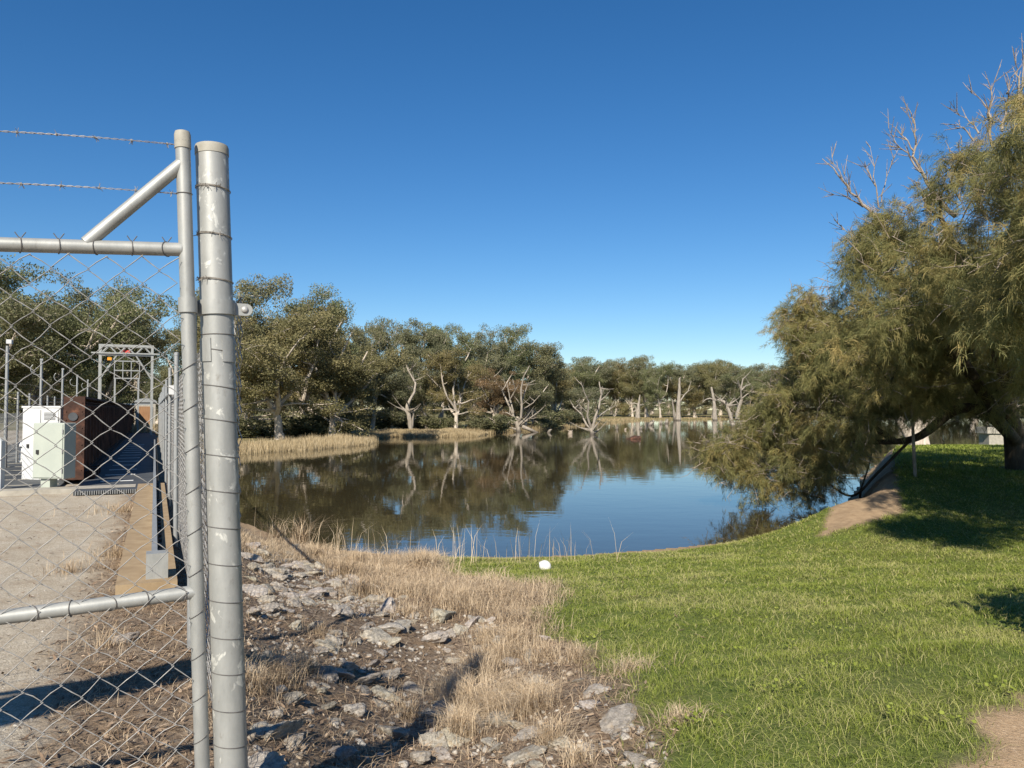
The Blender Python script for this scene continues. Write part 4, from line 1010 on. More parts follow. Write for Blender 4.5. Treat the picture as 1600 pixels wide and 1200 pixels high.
# bare dead leaders standing out of the crown
ZT = (1050, 80, 0.35)
LEADS = [(18.5, 0.085, 0.012, [(1260, 740), (1180, 650), (1120, 560), (1080, 470), (1090, 400), (1082, 310), (1060, 262)]), (18.5, 0.03, 0.008, [(1080, 450), (1030, 380), (985, 335)]), (18.5, 0.035, 0.008, [(1110, 540), (1050, 450), (1000, 410), (968, 345)]),
  (18.5, 0.02, 0.006, [(1085, 320), (1045, 275)]), (20, 0.10, 0.012, [(1030, 930), (960, 820), (880, 710), (800, 630), (740, 550), (670, 480)]), (20, 0.025, 0.006, [(775, 600), (745, 540), (715, 475)]), (20, 0.03, 0.006, [(850, 690), (780, 650), (700, 630)]),
  (20, 0.02, 0.006, [(800, 630), (770, 550)]), (21, 0.04, 0.008, [(990, 1000), (900, 920), (830, 850), (740, 770)]), (16.5, 0.05, 0.008, [(1430, 420), (1420, 320), (1400, 240), (1340, 188)]), (16.5, 0.035, 0.008, [(1420, 300), (1425, 200), (1445, 115)]),
  (16.5, 0.04, 0.008, [(1470, 360), (1490, 260), (1500, 180), (1492, 112)]), (16.5, 0.03, 0.006, [(1370, 370), (1330, 310), (1272, 270)]), (16.5, 0.03, 0.006, [(1350, 400), (1300, 340), (1275, 330)]), (16.5, 0.03, 0.006, [(1500, 190), (1512, 120)]), (19.5, 0.03, 0.006, [(920, 700), (905, 560), (885, 430)]),
  (19.5, 0.025, 0.006, [(910, 600), (870, 520), (840, 510)]), (19.5, 0.025, 0.006, [(930, 680), (960, 560), (990, 480)]), (17, 0.03, 0.006, [(1275, 690), (1240, 640), (1222, 615)]), (17.5, 0.02, 0.005, [(1320, 720), (1280, 650)]), (16, 0.05, 0.008, [(1560, 300), (1550, 120), (1535, 60)]), (16, 0.03, 0.008, [(1556, 200), (1571, 60), (1565, 10)])]
for Y, r0, r1, pts in LEADS:
    dl_ = MB(); P3 = [at_y(ZT[0] + x * ZT[2], ZT[1] + y * ZT[2], Y + rnd.uniform(-0.1, 0.1)) for x, y in pts]; Q = []
    for a, b in zip(P3, P3[1:]):
        for s in range(3): Q.append(a.lerp(b, s / 3) + Vector((rnd.uniform(-1, 1), rnd.uniform(-1, 1), rnd.uniform(-1, 1))) * 0.03)
    Q.append(P3[-1]); n = len(Q); rr_ = [0.72 * (r0 + (r1 - r0) * (i / (n - 1)) ** 0.7) for i in range(n)]
    dl_.tube(Q, rr_, 7)
    for _ in range(int(n * 1.2)):
        i = rnd.randint(1, n - 1); d = ((Q[i] - Q[i - 1]).normalized() + Vector((rnd.uniform(-1, 1), rnd.uniform(-1, 1), rnd.uniform(-0.5, 1))) * 0.9).normalized(); L = rnd.uniform(0.12, 0.55)
        e = Q[i] + d * L; dl_.tube([Q[i], Q[i] + d * L * 0.5, e], [0.011, 0.008, 0.004], 4)
        if rnd.random() < 0.6:
            f = (d + Vector((rnd.uniform(-1, 1), rnd.uniform(-1, 1), rnd.uniform(-0.3, 1)))).normalized(); dl_.tube([Q[i] + d * L * 0.5, Q[i] + d * L * 0.5 + f * L * 0.5], [0.006, 0.003], 3)
    dl_.build('dead_branch', M['twig'], oak)
# needle foliage: tufts of thin drooping strands
def needles(rs, C, Rr, dens, per, Ls, width):
    C = np.array([tuple(c) for c in C]); Rr = np.array(Rr)
    nt = np.maximum(6, (4 * math.pi * Rr ** 2 * dens).astype(int)); idx = np.repeat(np.arange(len(C)), nt); N = len(idx)
    d = unit(rs.normal(size=(N, 3))); f = rs.uniform(0.08, 1, N) ** 0.4
    lump = 1 + 0.25 * np.sin(d[:, 0] * 6 + idx * 1.7) * np.sin(d[:, 2] * 5 + idx) 
    tc = C[idx] + d * (f * lump * Rr[idx])[:, None] * np.array([1, 1, 0.82])
    tdir = unit(d * 0.55 + rs.normal(size=(N, 3)) * 0.5 + np.array([0, 0, -0.25])); tt = rs.normal(size=N) * 0.12 + (rs.uniform(-0.2, 0.2, len(C)) + 0.35 * (rs.uniform(0, 1, len(C)) < 0.12))[idx]
    k = np.repeat(np.arange(N), per); Q = len(k)
    sl_ = rs.uniform(0.15, 0.5, N); t_ = rs.uniform(0, 1, Q)               # each spray is a drooping twig feathered with strands
    base = tc[k] + tdir[k] * (sl_[k] * t_)[:, None] + np.array([0, 0, -0.22]) * (sl_[k] * t_ * t_)[:, None] + rs.normal(size=(Q, 3)) * 0.03
    dr = unit(tdir[k] * 0.9 + rs.normal(size=(Q, 3)) * 0.55 + np.array([0, 0, -0.30])); L = (Ls * rs.uniform(0.5, 1.35, Q))[:, None]
    side = unit(np.cross(dr, rs.normal(size=(Q, 3)))) * width * 0.5
    mid = base + dr * L * 0.55; tip = mid + unit(dr + np.array([0, 0, -0.7])) * L * 0.45
    v = np.stack([base - side, base + side, mid + side * 0.9, tip, mid - side * 0.9], 1).reshape(-1, 3)
    i0 = np.arange(Q) * 5
    loops = np.stack([i0, i0 + 1, i0 + 2, i0 + 4, i0 + 4, i0 + 2, i0 + 3], 1).ravel()
    tint = np.repeat(np.clip(0.5 + tt[k] + rs.normal(size=Q) * 0.10, 0, 1), 5)
    return v, loops, np.tile([4, 3], Q), tint
v, lp_, tt_, ti = needles(rs, SC, SR, 11.0, 46, 0.16, 0.0078)
v[:, 2] = np.maximum(v[:, 2], WATER + 0.03)
link_mesh('crown', np_mesh('crown', v, lp_, tt_, {'tint': ti}), M['oakleaf'], oak, None).data.transform(Matrix.Translation(-TB))

# ------------------------------------------------------------------ rest of the right bank
q = at_z(1437, 690, -0.6); zb = float(ground_z(np.array([q.x]), np.array([q.y]))[0])
rt = thing('red_gum', 'stout pale pink gum trunk at the water beyond the she oak', 'tree', (q.x, q.y, zb))
m = MB(); rnd = random.Random(4)
b0 = Vector((q.x, q.y, zb - 0.2)); kk = q.y / 1200
m.tube([b0, b0 + Vector((0, 0, 12 * kk)), b0 + Vector((-2 * kk, 0, 30 * kk)), b0 + Vector((-4 * kk, 0, 48 * kk)), b0 + Vector((0, 0, 90 * kk))], [22 * kk, 15 * kk, 13 * kk, 9 * kk, 5 * kk], 14)
m.tube([b0 + Vector((-2 * kk, 0, 14 * kk)), b0 + Vector((-18 * kk, 0, 30 * kk)), b0 + Vector((-34 * kk, 0, 52 * kk))], [10 * kk, 8 * kk, 4 * kk], 10)
m.tube([b0 + Vector((1 * kk, 0, 22 * kk)), b0 + Vector((18 * kk, 0, 48 * kk)), b0 + Vector((30 * kk, 0, 80 * kk))], [9 * kk, 7 * kk, 4 * kk], 10)
m.build('trunk', M['gumbark'], rt, smooth=True)
cc = np.array([tuple(b0 + Vector((rnd.uniform(-60, 80) * kk, rnd.uniform(-30, 60) * kk, rnd.uniform(70, 190) * kk))) for _ in range(60)])
v, ti = leaf_quads(np.random.RandomState(3), cc, np.full(60, 22 * kk), 150, 0.3)
cm = quad_mesh('crown', v, ti); cm.transform(Matrix.Translation(-Vector((q.x, q.y, zb)))); co = link_mesh('crown', cm, M['gumleaf'], rt)
q = hit(1430, 745); sp = thing('sapling', 'thin pale straight sapling stem standing on the shaded grass', 'sapling', tuple(q))
m = MB(); m.tube([q - Vector((0, 0, 0.1)), q + Vector((-0.03, 0, 0.9)), q + Vector((-0.06, 0, 1.9)), q + Vector((-0.02, 0, 3.0))], [0.05, 0.045, 0.035, 0.02], 9); m.build('stem', M['twig'], sp, smooth=True)
v, lp_, tt_, ti = needles(np.random.RandomState(6), [q + Vector((0, 0, 2.6)), q + Vector((0.2, 0.1, 3.1)), q + Vector((-0.3, 0, 2.3))], [0.5, 0.5, 0.4], 12, 26, 0.3, 0.014)
cm = np_mesh('crown', v, lp_, tt_, {'tint': ti}); cm.transform(Matrix.Translation(-q)); link_mesh('crown', cm, M['oakleaf'], sp)
q = at_z(1552, 695, -0.28); pb = thing('barbecue', 'grey concrete pedestal with wider slab top under the she oak', 'barbecue', tuple(q)); k = q.y / 1200
m = MB(); m.box(q + Vector((0, 0, 9 * k)), 29 * k, 26 * k, 18 * k); m.build('pedestal', M['conc'], pb)
m = MB(); m.box(q + Vector((0, 0, 23 * k)), 37 * k, 32 * k, 10 * k); m.build('slab', M['conc'], pb)
m = MB(); m.box(q + Vector((-2 * k, -3 * k, 29 * k)), 18 * k, 14 * k, 2 * k); m.build('hotplate', M['black'], pb)
# white foam float lying in the grass
q = hit(849, 890); k = q.y / 1200
fl = thing('float', 'round white foam float lying in the grass by the pond', 'float', tuple(q))
m = MB(); n = 10
m.lathe(q + Vector((0, 0, -0.02)), [(9.6 * k * math.sin(math.pi * (i + 0.4) / (n + 0.8)) + 0.0, 8.4 * k * (1 - math.cos(math.pi * (i + 0.4) / (n + 0.8)))) for i in range(n + 1)], 24, Vector((0.35, -0.3, 1)))
m.build('ball', M['foam'], fl, smooth=True)
m = MB(); ring(m, q + Vector((0.35, -0.3, 1)).normalized() * 8.2 * k, Vector((0.35, -0.3, 1)), 9.6 * k, 0.006, 0, None, 24); m.build('seam', M['foam'], fl)

# ------------------------------------------------------------------ rocks
def rock_mesh(seed):
    import bmesh
    rs = np.random.RandomState(seed); bm = bmesh.new(); bmesh.ops.create_icosphere(bm, subdivisions=4, radius=1)
    co = np.array([v.co[:] for v in bm.verts])
    pl = unit(rs.normal(size=(9, 3))); dd = rs.uniform(0.42, 0.85, 9)
    r_ = np.ones(len(co))
    for p, d in zip(pl, dd):
        dt_ = co @ p; r_ = np.where(dt_ > 1e-3, np.minimum(r_, d / np.maximum(dt_, 1e-3)), r_)
    nz = sum(np.sin(co @ (unit(rs.normal(size=3)) * f) + rs.uniform(0, 6)) * a for f, a in ((3, .07), (5, .06), (9, .045), (15, .032), (24, .022), (34, .014)))
    co = co * (r_ * (1 + nz))[:, None] * np.array([1.0, rs.uniform(0.55, 0.9), rs.uniform(0.42, 0.75)])
    for v, c in zip(bm.verts, co): v.co = c
    me_ = bpy.data.meshes.new('rock'); bm.to_mesh(me_); bm.free(); me_.shade_smooth()
    try: me_.set_sharp_from_angle(angle=R(32))
    except Exception: pass
    me_.materials.append(M['rock']); return me_
ROCKS = [rock_mesh(200 + i) for i in range(14)]
def rock(p, s, lab, grp, i, sink=0.35):
    o = bpy.data.objects.new('rock', ROCKS[i % 14]); COL.objects.link(o)
    rr_ = random.Random(i * 7 + 1); o.location = p + Vector((0, 0, s * (0.5 - sink) * 0.8)); o.scale = (s * 1.08, s * 1.08, s * rr_.uniform(0.62, 0.95)); o.rotation_euler = (rr_.uniform(-0.4, 0.4), rr_.uniform(-0.4, 0.4), rr_.uniform(0, 6.28))
    g_ = rr_.uniform(0.8, 1.15); o.color = (g_, g_ * rr_.uniform(0.96, 1.0), g_ * rr_.uniform(0.9, 1.0), 1); tag(o, lab, 'rock', grp); return o
KEY = [(543, 1045, 25, 'largest pale wedge shaped rock at the edge of the dark shadow'), (583, 1042, 18, 'pale pointed rock just right of the large wedge shaped rock'), (487, 936, 20, 'flat topped pale rock above the dry tussock line'), (520, 932, 15, 'grey upright rock with dark shaded right side'),
       (655, 1190, 24, 'pale rounded rock cut by the bottom frame left of centre'), (700, 1160, 24, 'large cream rock with flat face near bottom centre'), (770, 1165, 19, 'grey flat faced rock right of the cream rock'), (460, 860, 16, 'boxy rock at the crest beside the water'), (856, 1000, 12, 'small white rock alone near the grass edge'),
       (630, 985, 22, 'blocky rock in the middle of the mound'), (612, 1010, 20, 'grey rock in front of the blocky mound rock'), (395, 890, 16, 'pale split rock beside the thick post'), (395, 960, 24, 'large grey rock beside the thick post'), (405, 1150, 26, 'big lichen covered rock low beside the thick post'), (455, 1170, 24, 'rough grey rock near the bottom right of the post'), (765, 972, 9, 'tiny white rock at the tip of the post shadow')]
n_r = 0
for px, py, r, lab in KEY:
    p = hit(px, py); rock(p, r * p.y / 1200, lab, 'named rocks of the stony bank', n_r, 0.25); n_r += 1
ROCKZ = [(p.x, p.y) for p in hits([(385, 850), (450, 858), (560, 905), (680, 960), (760, 965), (880, 1030), (960, 1090), (1040, 1170), (1060, 1300), (960, 1400), (420, 1400), (385, 1200)])]
rs = np.random.RandomState(33); placed = []
xs = rs.uniform(-5.2, 1.6, 9000); ys = rs.uniform(2.4, 17, 9000); ok = in_poly(xs, ys, ROCKZ)
dens = np.clip(1.3 - ys / 16, 0.3, 1)
for x, y, f in zip(xs[ok], ys[ok], rs.uniform(0, 1, ok.sum())):
    s = 0.045 + 0.22 * rs.beta(0.9, 2.8)
    if y > 8: s *= 1.3
    if any((x - a) ** 2 + (y - b) ** 2 < (0.72 * (s + c)) ** 2 for a, b, c in placed): continue
    if wob(np.array([x]), np.array([y]), 1.4, 14)[0] < -0.22 and rs.uniform() < 0.8: continue
    placed.append((x, y, s)); z = float(ground_z(np.array([x]), np.array([y]))[0])
    big = s > 0.11
    rock(Vector((x, y, z)), s, 'medium weathered grey rock half buried in the stony litter bank' if big else 'small pale stone half buried in the stony litter bank', 'medium rocks of the stony bank' if big else 'small stones of the stony bank', n_r, 0.45); n_r += 1
    if len(placed) > 262: break
# the countless smaller chips of the same stone
import bmesh as _bm
_b = _bm.new(); _bm.ops.create_icosphere(_b, subdivisions=2, radius=1); _co = np.array([v_.co[:] for v_ in _b.verts]); _fc = np.array([[v_.index for v_ in f_.verts] for f_ in _b.faces]); _b.free()
rs = np.random.RandomState(47); chips = []
for _k in range(10):
    r_ = np.ones(len(_co))
    for p_, d_ in zip(unit(rs.normal(size=(8, 3))), rs.uniform(0.3, 0.7, 8)):
        dt_ = _co @ p_; r_ = np.where(dt_ > 1e-3, np.minimum(r_, d_ / np.maximum(dt_, 1e-3)), r_)
    chips.append(_co * (r_ * (1 + rs.normal(size=len(_co)) * 0.09))[:, None] * np.array([1, rs.uniform(0.6, 0.95), rs.uniform(0.4, 0.7)]))
def scatter_chips(name, x, y, smin, smax, mat, lab):
    N = len(x); z = ground_z(x, y); s_ = smin + (smax - smin) * rs.beta(0.8, 3.0, N); a = rs.uniform(0, 6.28, N); VS = []; 
    for i in range(N):
        c_, sn = math.cos(a[i]), math.sin(a[i]); v_ = chips[i % 10] * s_[i]
        v_ = np.stack([v_[:, 0] * c_ - v_[:, 1] * sn + x[i], v_[:, 0] * sn + v_[:, 1] * c_ + y[i], v_[:, 2] + z[i] - s_[i] * 0.02], 1); VS.append(v_)
    F = (np.arange(N)[:, None, None] * len(_co) + _fc[None]).reshape(-1)
    o = link_mesh(name, np_mesh(name, np.vstack(VS), F, np.full(N * len(_fc), 3)), mat); tag(o, lab, 'stones', None, 'stuff')
xs = rs.uniform(-6.5, 1.8, 16000); ys = rs.uniform(2.4, 17, 16000); k_ = in_poly(xs, ys, ROCKZ) & (wob(xs, ys, 1.1, 7) + rs.uniform(-0.3, 0.3, 16000) > -0.12)
scatter_chips('rubble', xs[k_][:3600], ys[k_][:3600], 0.012, 0.085, M['rock'], 'bed of small pale broken stones between the larger rocks')
xs = np.concatenate([rs.uniform(-9, -1.5, 9000), rs.uniform(1.6, 4.4, 2500)]); ys = np.concatenate([rs.uniform(3, 14, 9000), rs.uniform(2.3, 5.2, 2500)])
z_, d_, u_, v_ = ground_z(xs, ys, True); mk = masks(xs, ys, d_, u_, v_); k_ = (mk['gravel'] > 0.6) | (mk['path'] > 0.6)
scatter_chips('gravel', xs[k_][:5200], ys[k_][:5200], 0.004, 0.02, M['rock'], 'pale gravel chips on the yard and the path')
q = hit(195, 1003); rock(q, 0.13, 'flat white rock in the litter behind the gate mesh', 'named rocks of the stony bank', 3, 0.4)

# ------------------------------------------------------------------ grass, straw, litter (uncountable)
def blades(rs, x, y, z, h, w, lean, tint, curl=0.5):
    N = len(x); la = rs.uniform(0, 6.283, N); a = la + math.pi / 2 + rs.uniform(-0.7, 0.7, N)
    b = np.stack([x, y, z - 0.01], 1); s = np.stack([np.cos(a), np.sin(a), np.zeros(N)], 1) * (w * 0.5)[:, None]
    ld = np.stack([np.cos(la), np.sin(la), np.zeros(N)], 1) * (lean * h)[:, None]
    m_ = b + ld * 0.35 + np.stack([0 * h, 0 * h, h * 0.55], 1); t_ = b + ld * (1 + curl * 0.3) + np.stack([0 * h, 0 * h, h * (1 - 0.35 * np.minimum(lean, 1.2))], 1)
    v = np.stack([b - s, b + s, m_ + s * 0.8, t_, m_ - s * 0.8], 1).reshape(-1, 3); i0 = np.arange(N) * 5
    return v, np.stack([i0, i0 + 1, i0 + 2, i0 + 4, i0 + 4, i0 + 2, i0 + 3], 1).ravel(), np.tile([4, 3], N), np.repeat(np.clip(tint, 0, 1), 5)
def stuff(name, data, mat, lab, cat):
    v, lp_, tt_, ti = data; o = link_mesh(name, np_mesh(name, v, lp_, tt_, {'tint': ti}), mat); tag(o, lab, cat, None, 'stuff'); return o
rs = np.random.RandomState(99)
N = 860000
y = rs.uniform(2.7, 24, N) ** 1.0; x = rs.uniform(-0.82, 0.86, N) * (y + 1.2)
z, d, u, v_ = ground_z(x, y, True); mk = masks(x, y, d, u, v_)
keep = (rs.uniform(0, 1, N) < mk['grass'] * 1.0) & (d > 0.25) & (rs.uniform(0, 1, N) < 0.55 + 0.5 * (wob(x, y, 0.6, 4) > -0.3))
x, y, z = x[keep], y[keep], z[keep]; N = len(x)
pt_ = wob(x, y, 2.4, 6); pt2 = wob(x, y, 0.9, 15)
h = rs.uniform(0.026, 0.066, N) * (1 + 0.55 * pt2); 
pt3 = wob(x, y, 5.0, 18)
dry = (rs.uniform(0, 1, N) < 0.10 + 0.34 * np.clip(pt_ + 0.5 * pt3 + 0.15, 0, 1)); tint = np.where(dry, rs.uniform(0.6, 1.0, N), np.clip(0.30 + 0.20 * pt_ + 0.14 * pt2 + rs.normal(size=N) * 0.13, 0, 0.58))
h = np.where(dry, h * 1.5, h)
stuff('grass', blades(rs, x, y, z, h, np.maximum(0.0028, y * 0.00058), np.where(dry, rs.uniform(0.6, 2.6, N), rs.uniform(0.3, 1.6, N)), tint), M['grass'], 'lush green grass with dry strands on the sloping bank', 'grass')
N = 130000; y = rs.uniform(21, 64, N); x = rs.uniform(0.25, 0.95, N) * y; z, d, u, v_ = ground_z(x, y, True); mk = masks(x, y, d, u, v_)
keep = (rs.uniform(0, 1, N) < mk['grass'] + mk['farg']) & (d > 0.4); x, y, z = x[keep], y[keep], z[keep]; N = len(x)
stuff('grass', blades(rs, x, y, z, rs.uniform(0.06, 0.16, N), y * 0.0008, rs.uniform(0.3, 1.4, N), 0.32 + rs.normal(size=N) * 0.14), M['grass'], 'grass under and beyond the she oak', 'grass')
N = 22000; y = rs.uniform(3.0, 12, N); x = rs.uniform(-0.1, 0.75, N) * y; z, d, u, v_ = ground_z(x, y, True); mk = masks(x, y, d, u, v_)
keep = (mk['grass'] > 0.5) & (wob(x, y, 1.1, 13) + 0.6 * wob(x, y, 0.4, 1) > 0.42); x, y, z = x[keep], y[keep], z[keep]; N = len(x)
c = np.stack([x, y, z + rs.uniform(0.03, 0.07, N)], 1); al = unit(np.stack([rs.normal(size=N), rs.normal(size=N), rs.normal(size=N) * 0.35], 1)); bl = unit(np.cross(al, np.stack([rs.normal(size=N) * 0.35, rs.normal(size=N) * 0.35, np.ones(N)], 1)))
L = rs.uniform(0.014, 0.03, N)[:, None]
v = np.stack([c - al * L / 2, c + bl * L / 2, c + al * L / 2, c - bl * L / 2], 1).reshape(-1, 3)
stuff('clover', (v, np.arange(N * 4), np.full(N, 4), np.repeat(np.clip(0.38 + rs.normal(size=N) * 0.1, 0, 0.6), 4)), M['grass'], 'patches of broad leaved clover in the lawn', 'clover')
# dry grass: meadow belt plus tussocks
BELT = [(p.x, p.y) for p in hits([(385, 845), (440, 850), (560, 872), (676, 868), (694, 902), (850, 918), (868, 932), (835, 960), (840, 990), (770, 965), (690, 945), (610, 915), (540, 892), (470, 878), (385, 866)])]
N = 120000; y = rs.uniform(6, 20, N); x = rs.uniform(-0.36, 0.08, N) * y
z, d, u, v_ = ground_z(x, y, True); bd = poly_dist(x, y, BELT); bd = np.where(in_poly(x, y, BELT), bd, -bd)
cl = wob(x, y, 0.9, 9)
keep = (rs.uniform(0, 1, N) < sstep(-0.35, 0.15, bd + cl * 0.3) * (0.55 + 0.45 * cl)) & (d > 0.2)
x, y, z, cl = x[keep], y[keep], z[keep], cl[keep]; N = len(x)
parts = [blades(rs, x, y, z, rs.uniform(0.06, 0.22, N) * (1 + 0.7 * cl), np.maximum(0.0036, y * 0.0005), rs.uniform(0.2, 2.0, N), 0.48 + 0.22 * cl + rs.normal(size=N) * 0.2)]
def tuss(px, py, n, rad, hh, tint0=0.55):
    c = hit(px, py); a = rs.uniform(0, 6.28, n); r_ = rad * np.abs(rs.normal(size=n)) * 0.6; X = c.x + r_ * np.cos(a); Y = c.y + r_ * np.sin(a)
    return blades(rs, X, Y, ground_z(X, Y), rs.uniform(0.3, 1.15, n) * hh, np.full(n, max(0.003, c.y * 0.0005)), rs.uniform(0.1, 1.5, n), tint0 + rs.normal(size=n) * 0.2)
for a in ((735, 1110, 1100, 0.22, 0.32, 0.65), (720, 1150, 700, 0.16, 0.24, 0.62), (745, 1060, 800, 0.24, 0.28, 0.6), (700, 1090, 450, 0.16, 0.26), (770, 1120, 450, 0.15, 0.24), (830, 1115, 1000, 0.17, 0.28, 0.62), (860, 1160, 350, 0.12, 0.2, 0.6), (780, 1030, 700, 0.3, 0.24, 0.58), (800, 1080, 300, 0.14, 0.20), (800, 1010, 900, 0.32, 0.24), (760, 1000, 400, 0.2, 0.22), (850, 1030, 500, 0.22, 0.2), (900, 1030, 450, 0.22, 0.18),
          (430, 1060, 550, 0.18, 0.24, 0.42), (400, 1080, 400, 0.15, 0.22, 0.42), (480, 1050, 350, 0.16, 0.2, 0.4), (640, 1120, 200, 0.12, 0.2, 0.45), (500, 990, 300, 0.2, 0.14, 0.4), (660, 890, 900, 0.4, 0.42), (655, 885, 700, 0.3, 0.42), (560, 885, 600, 0.35, 0.4), (540, 900, 500, 0.3, 0.38, 0.42), (570, 930, 600, 0.3, 0.34, 0.4), (495, 875, 400, 0.3, 0.42), (470, 850, 160, 0.3, 0.8, 0.4), (430, 845, 120, 0.3, 0.7, 0.4),
          (980, 1050, 400, 0.25, 0.16), (1060, 1130, 260, 0.15, 0.14), (900, 1195, 260, 0.1, 0.15, 0.7), (640, 960, 500, 0.5, 0.16), (720, 940, 900, 0.7, 0.24), (780, 930, 700, 0.5, 0.2), (640, 930, 700, 0.6, 0.26), (170, 1010, 200, 0.25, 0.16, 0.42), (110, 895, 200, 0.3, 0.2, 0.42), (180, 870, 260, 0.35, 0.22, 0.42), (190, 800, 260, 0.5, 0.22, 0.42)):
    parts.append(tuss(*a))
# tall thin stalks on the crest against the water
n = 170; pxs = np.concatenate([rs.uniform(560, 960, 110), rs.uniform(400, 560, 60)]); 
sx, sy = [], []
for p_ in pxs:
    c = hit(p_, 874 if p_ > 560 else 850 + (p_ - 400) * 0.12); sx.append(c.x + rs.uniform(-0.1, 0.1)); sy.append(c.y - rs.uniform(0, 0.8))
sx = np.array(sx); sy = np.array(sy)
parts.append(blades(rs, sx, sy, ground_z(sx, sy), rs.uniform(0.3, 0.95, n), np.full(n, 0.008), rs.uniform(0.05, 0.7, n), rs.uniform(0.5, 0.95, n)))
# sparse straw through the stony area
N = 26000; y = rs.uniform(2.6, 13, N); x = rs.uniform(-0.62, 0.22, N) * (y + 0.5); z, d, u, v_ = ground_z(x, y, True); mk = masks(x, y, d, u, v_)
keep = (mk['grass'] < 0.5) & (mk['gravel'] < 0.4) & (mk['path'] < 0.3) & (wob(x, y, 0.7, 12) > -0.15); x, y, z = x[keep], y[keep], z[keep]; N = len(x)
parts.append(blades(rs, x, y, z, rs.uniform(0.03, 0.11, N), np.full(N, 0.0034), rs.uniform(0.5, 2.2, N), 0.42 + rs.normal(size=N) * 0.2))
def cat(ps):
    vs, ls, ts, ti = [], [], [], []; n0 = 0
    for a, b, c_, e in ps: vs.append(a); ls.append(b + n0); ts.append(c_); ti.append(e); n0 += len(a)
    return np.vstack(vs), np.concatenate(ls), np.concatenate(ts), np.concatenate(ti)
stuff('dry_grass', cat(parts), M['straw'], 'dry straw coloured grass and tussocks among the stones', 'dry grass')
# litter: dead leaves and sticks
N = 42000; y = rs.uniform(2.4, 13, N); x = rs.uniform(-0.85, 0.25, N) * (y + 0.4); z, d, u, v_ = ground_z(x, y, True); mk = masks(x, y, d, u, v_)
keep = (rs.uniform(0, 1, N) > np.maximum(mk['grass'] * 0.985, np.maximum(mk['gravel'] * 0.93, mk['path']))) & (d > 0.5); x, y, z = x[keep], y[keep], z[keep]; N = len(x)
c = np.stack([x, y, z + rs.uniform(0.002, 0.025, N)], 1); a = rs.uniform(0, 6.28, N); al = np.stack([np.cos(a), np.sin(a), rs.normal(size=N) * 0.25], 1); bl = unit(np.cross(al, np.stack([rs.normal(size=N) * 0.4, rs.normal(size=N) * 0.4, np.ones(N)], 1)))
stick = rs.uniform(0, 1, N) < 0.45; L = np.where(stick, rs.uniform(0.05, 0.22, N), rs.uniform(0.03, 0.09, N))[:, None]; Wd = np.where(stick, 0.004, rs.uniform(0.008, 0.02, N))[:, None]
v = np.stack([c - al * L / 2, c + bl * Wd / 2, c + al * L / 2, c - bl * Wd / 2], 1).reshape(-1, 3)
stuff('leaf_litter', (v, np.arange(N * 4), np.full(N, 4), np.repeat(np.clip(rs.beta(1.6, 2.2, N), 0, 1), 4)), M['litter'], 'brown dead leaves and sticks covering the stony ground', 'leaf litter')
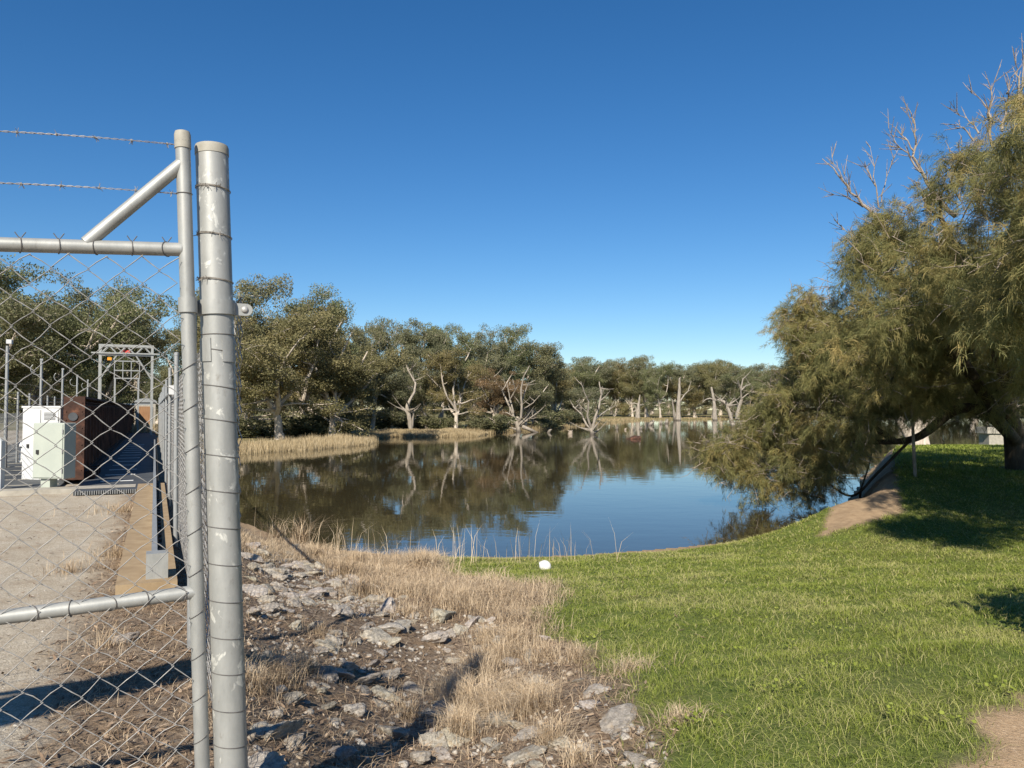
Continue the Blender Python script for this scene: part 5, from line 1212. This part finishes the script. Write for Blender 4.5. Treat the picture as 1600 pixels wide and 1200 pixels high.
# reeds and golden grass on the far banks
def bank(N, xr, yr, dr, hr, wd, tr, extra=None):
    x = rs.uniform(*xr, N); y = rs.uniform(*yr, N); z, d, u, v_ = ground_z(x, y, True); k = (d > dr[0]) & (d < dr[1])
    if extra is not None: k &= extra(x, y)
    x, y, z = x[k], y[k], np.maximum(z[k], WATER - 0.1); n = len(x)
    return blades(rs, x, y, z, rs.uniform(*hr, n) * (1 + 0.25 * wob(x, y, 3, 2)), np.full(n, wd), rs.uniform(0.05, 0.35, n), rs.uniform(*tr, n))
stuff('reeds', cat([bank(70000, (-30, -11.5), (50, 76), (-0.4, 3.6), (0.25, 0.85), 0.026, (0.3, 1.0))]), M['reed'], 'dry golden reeds along the left bank by the leaning gum', 'reeds')
stuff('bank_grass', cat([bank(50000, (-17, -2), (87, 100), (-0.3, 5), (0.25, 0.6), 0.05, (0.25, 0.8)), bank(60000, (8, 150), (120, 290), (-0.5, 7), (0.25, 0.75), 0.12, (0.0, 0.6)), bank(16000, (-6, 12), (96, 140), (-0.3, 4), (0.4, 0.9), 0.06, (0.0, 0.5))]), M['reed'], 'golden grass fringing the far banks of the pond', 'grass')
# ------------------------------------------------------------------ unseen board and bush added beyond the frame to cast shadows into view
gq = at_z(330, 1062, 0.0)
def toward_sun(p, s): return p - ldir * s
a = toward_sun(at_z(-120, 1140, 0.0), 6.2); b = toward_sun(at_z(570, 1022, -0.25), 5.9)
sg = thing('shadow_board', 'unseen board on a cantilever arm, added to cast the long shadow', 'shadow_caster', (a.x - 1.2, a.y, 0))  # made-up board, shaped only for the long shadow it throws
dv = (b - a).normalized(); sd = dv.cross(Vector((0, 0, 1))).normalized(); n = 16
m = MB(); vs = []; 
for k_ in range(n + 1):
    f = k_ / n; w_ = 0.58 * (1 - 0.35 * f) * (1 if f < 0.92 else (1 - f) / 0.08 * 0.8 + 0.2); c_ = a.lerp(b, f)
    for s1, s2 in ((-1, -1), (1, -1), (1, 1), (-1, 1)): vs.append(c_ + sd * (0.02 * s1) + Vector((0, 0, w_ / 2 * s2)))
m.add(vs, [(4 * i + j, 4 * i + (j + 1) % 4, 4 * i + 4 + (j + 1) % 4, 4 * i + 4 + j) for i in range(n) for j in range(4)] + [(3, 2, 1, 0), tuple(4 * n + j for j in range(4))])
m.build('board', M['galv_far'], sg)
m = MB(); m.tube([a, a + Vector((-1.2, 0, 0))], 0.05, 10); m.tube([a + Vector((-1.2, 0, 0.2)), Vector((a.x - 1.2, a.y, -0.1))], 0.07, 10); m.build('pole', M['galv_far'], sg)
q = Vector((5.45, 5.15, 0)); q.z = float(ground_z(np.array([q.x]), np.array([q.y]))[0])
tm, cm, tz, wd = PROTO['shrub']
o = thing('shrub', 'unseen rounded bush added beyond the right edge to cast a shadow', 'bush', tuple(q)); o.scale = (0.78, 0.78, 0.92)  # stand-in caster for the dark patch on the right-hand grass
for nm, me_ in (('crown', cm), ('stem', tm), ('crown', cm)):
    c_ = bpy.data.objects.new(nm, me_); COL.objects.link(c_); c_.parent = o
c_.rotation_euler.z = 2.1
print('objects', len(bpy.data.objects), 'needle faces', sum(len(o.data.polygons) for o in oak.children))
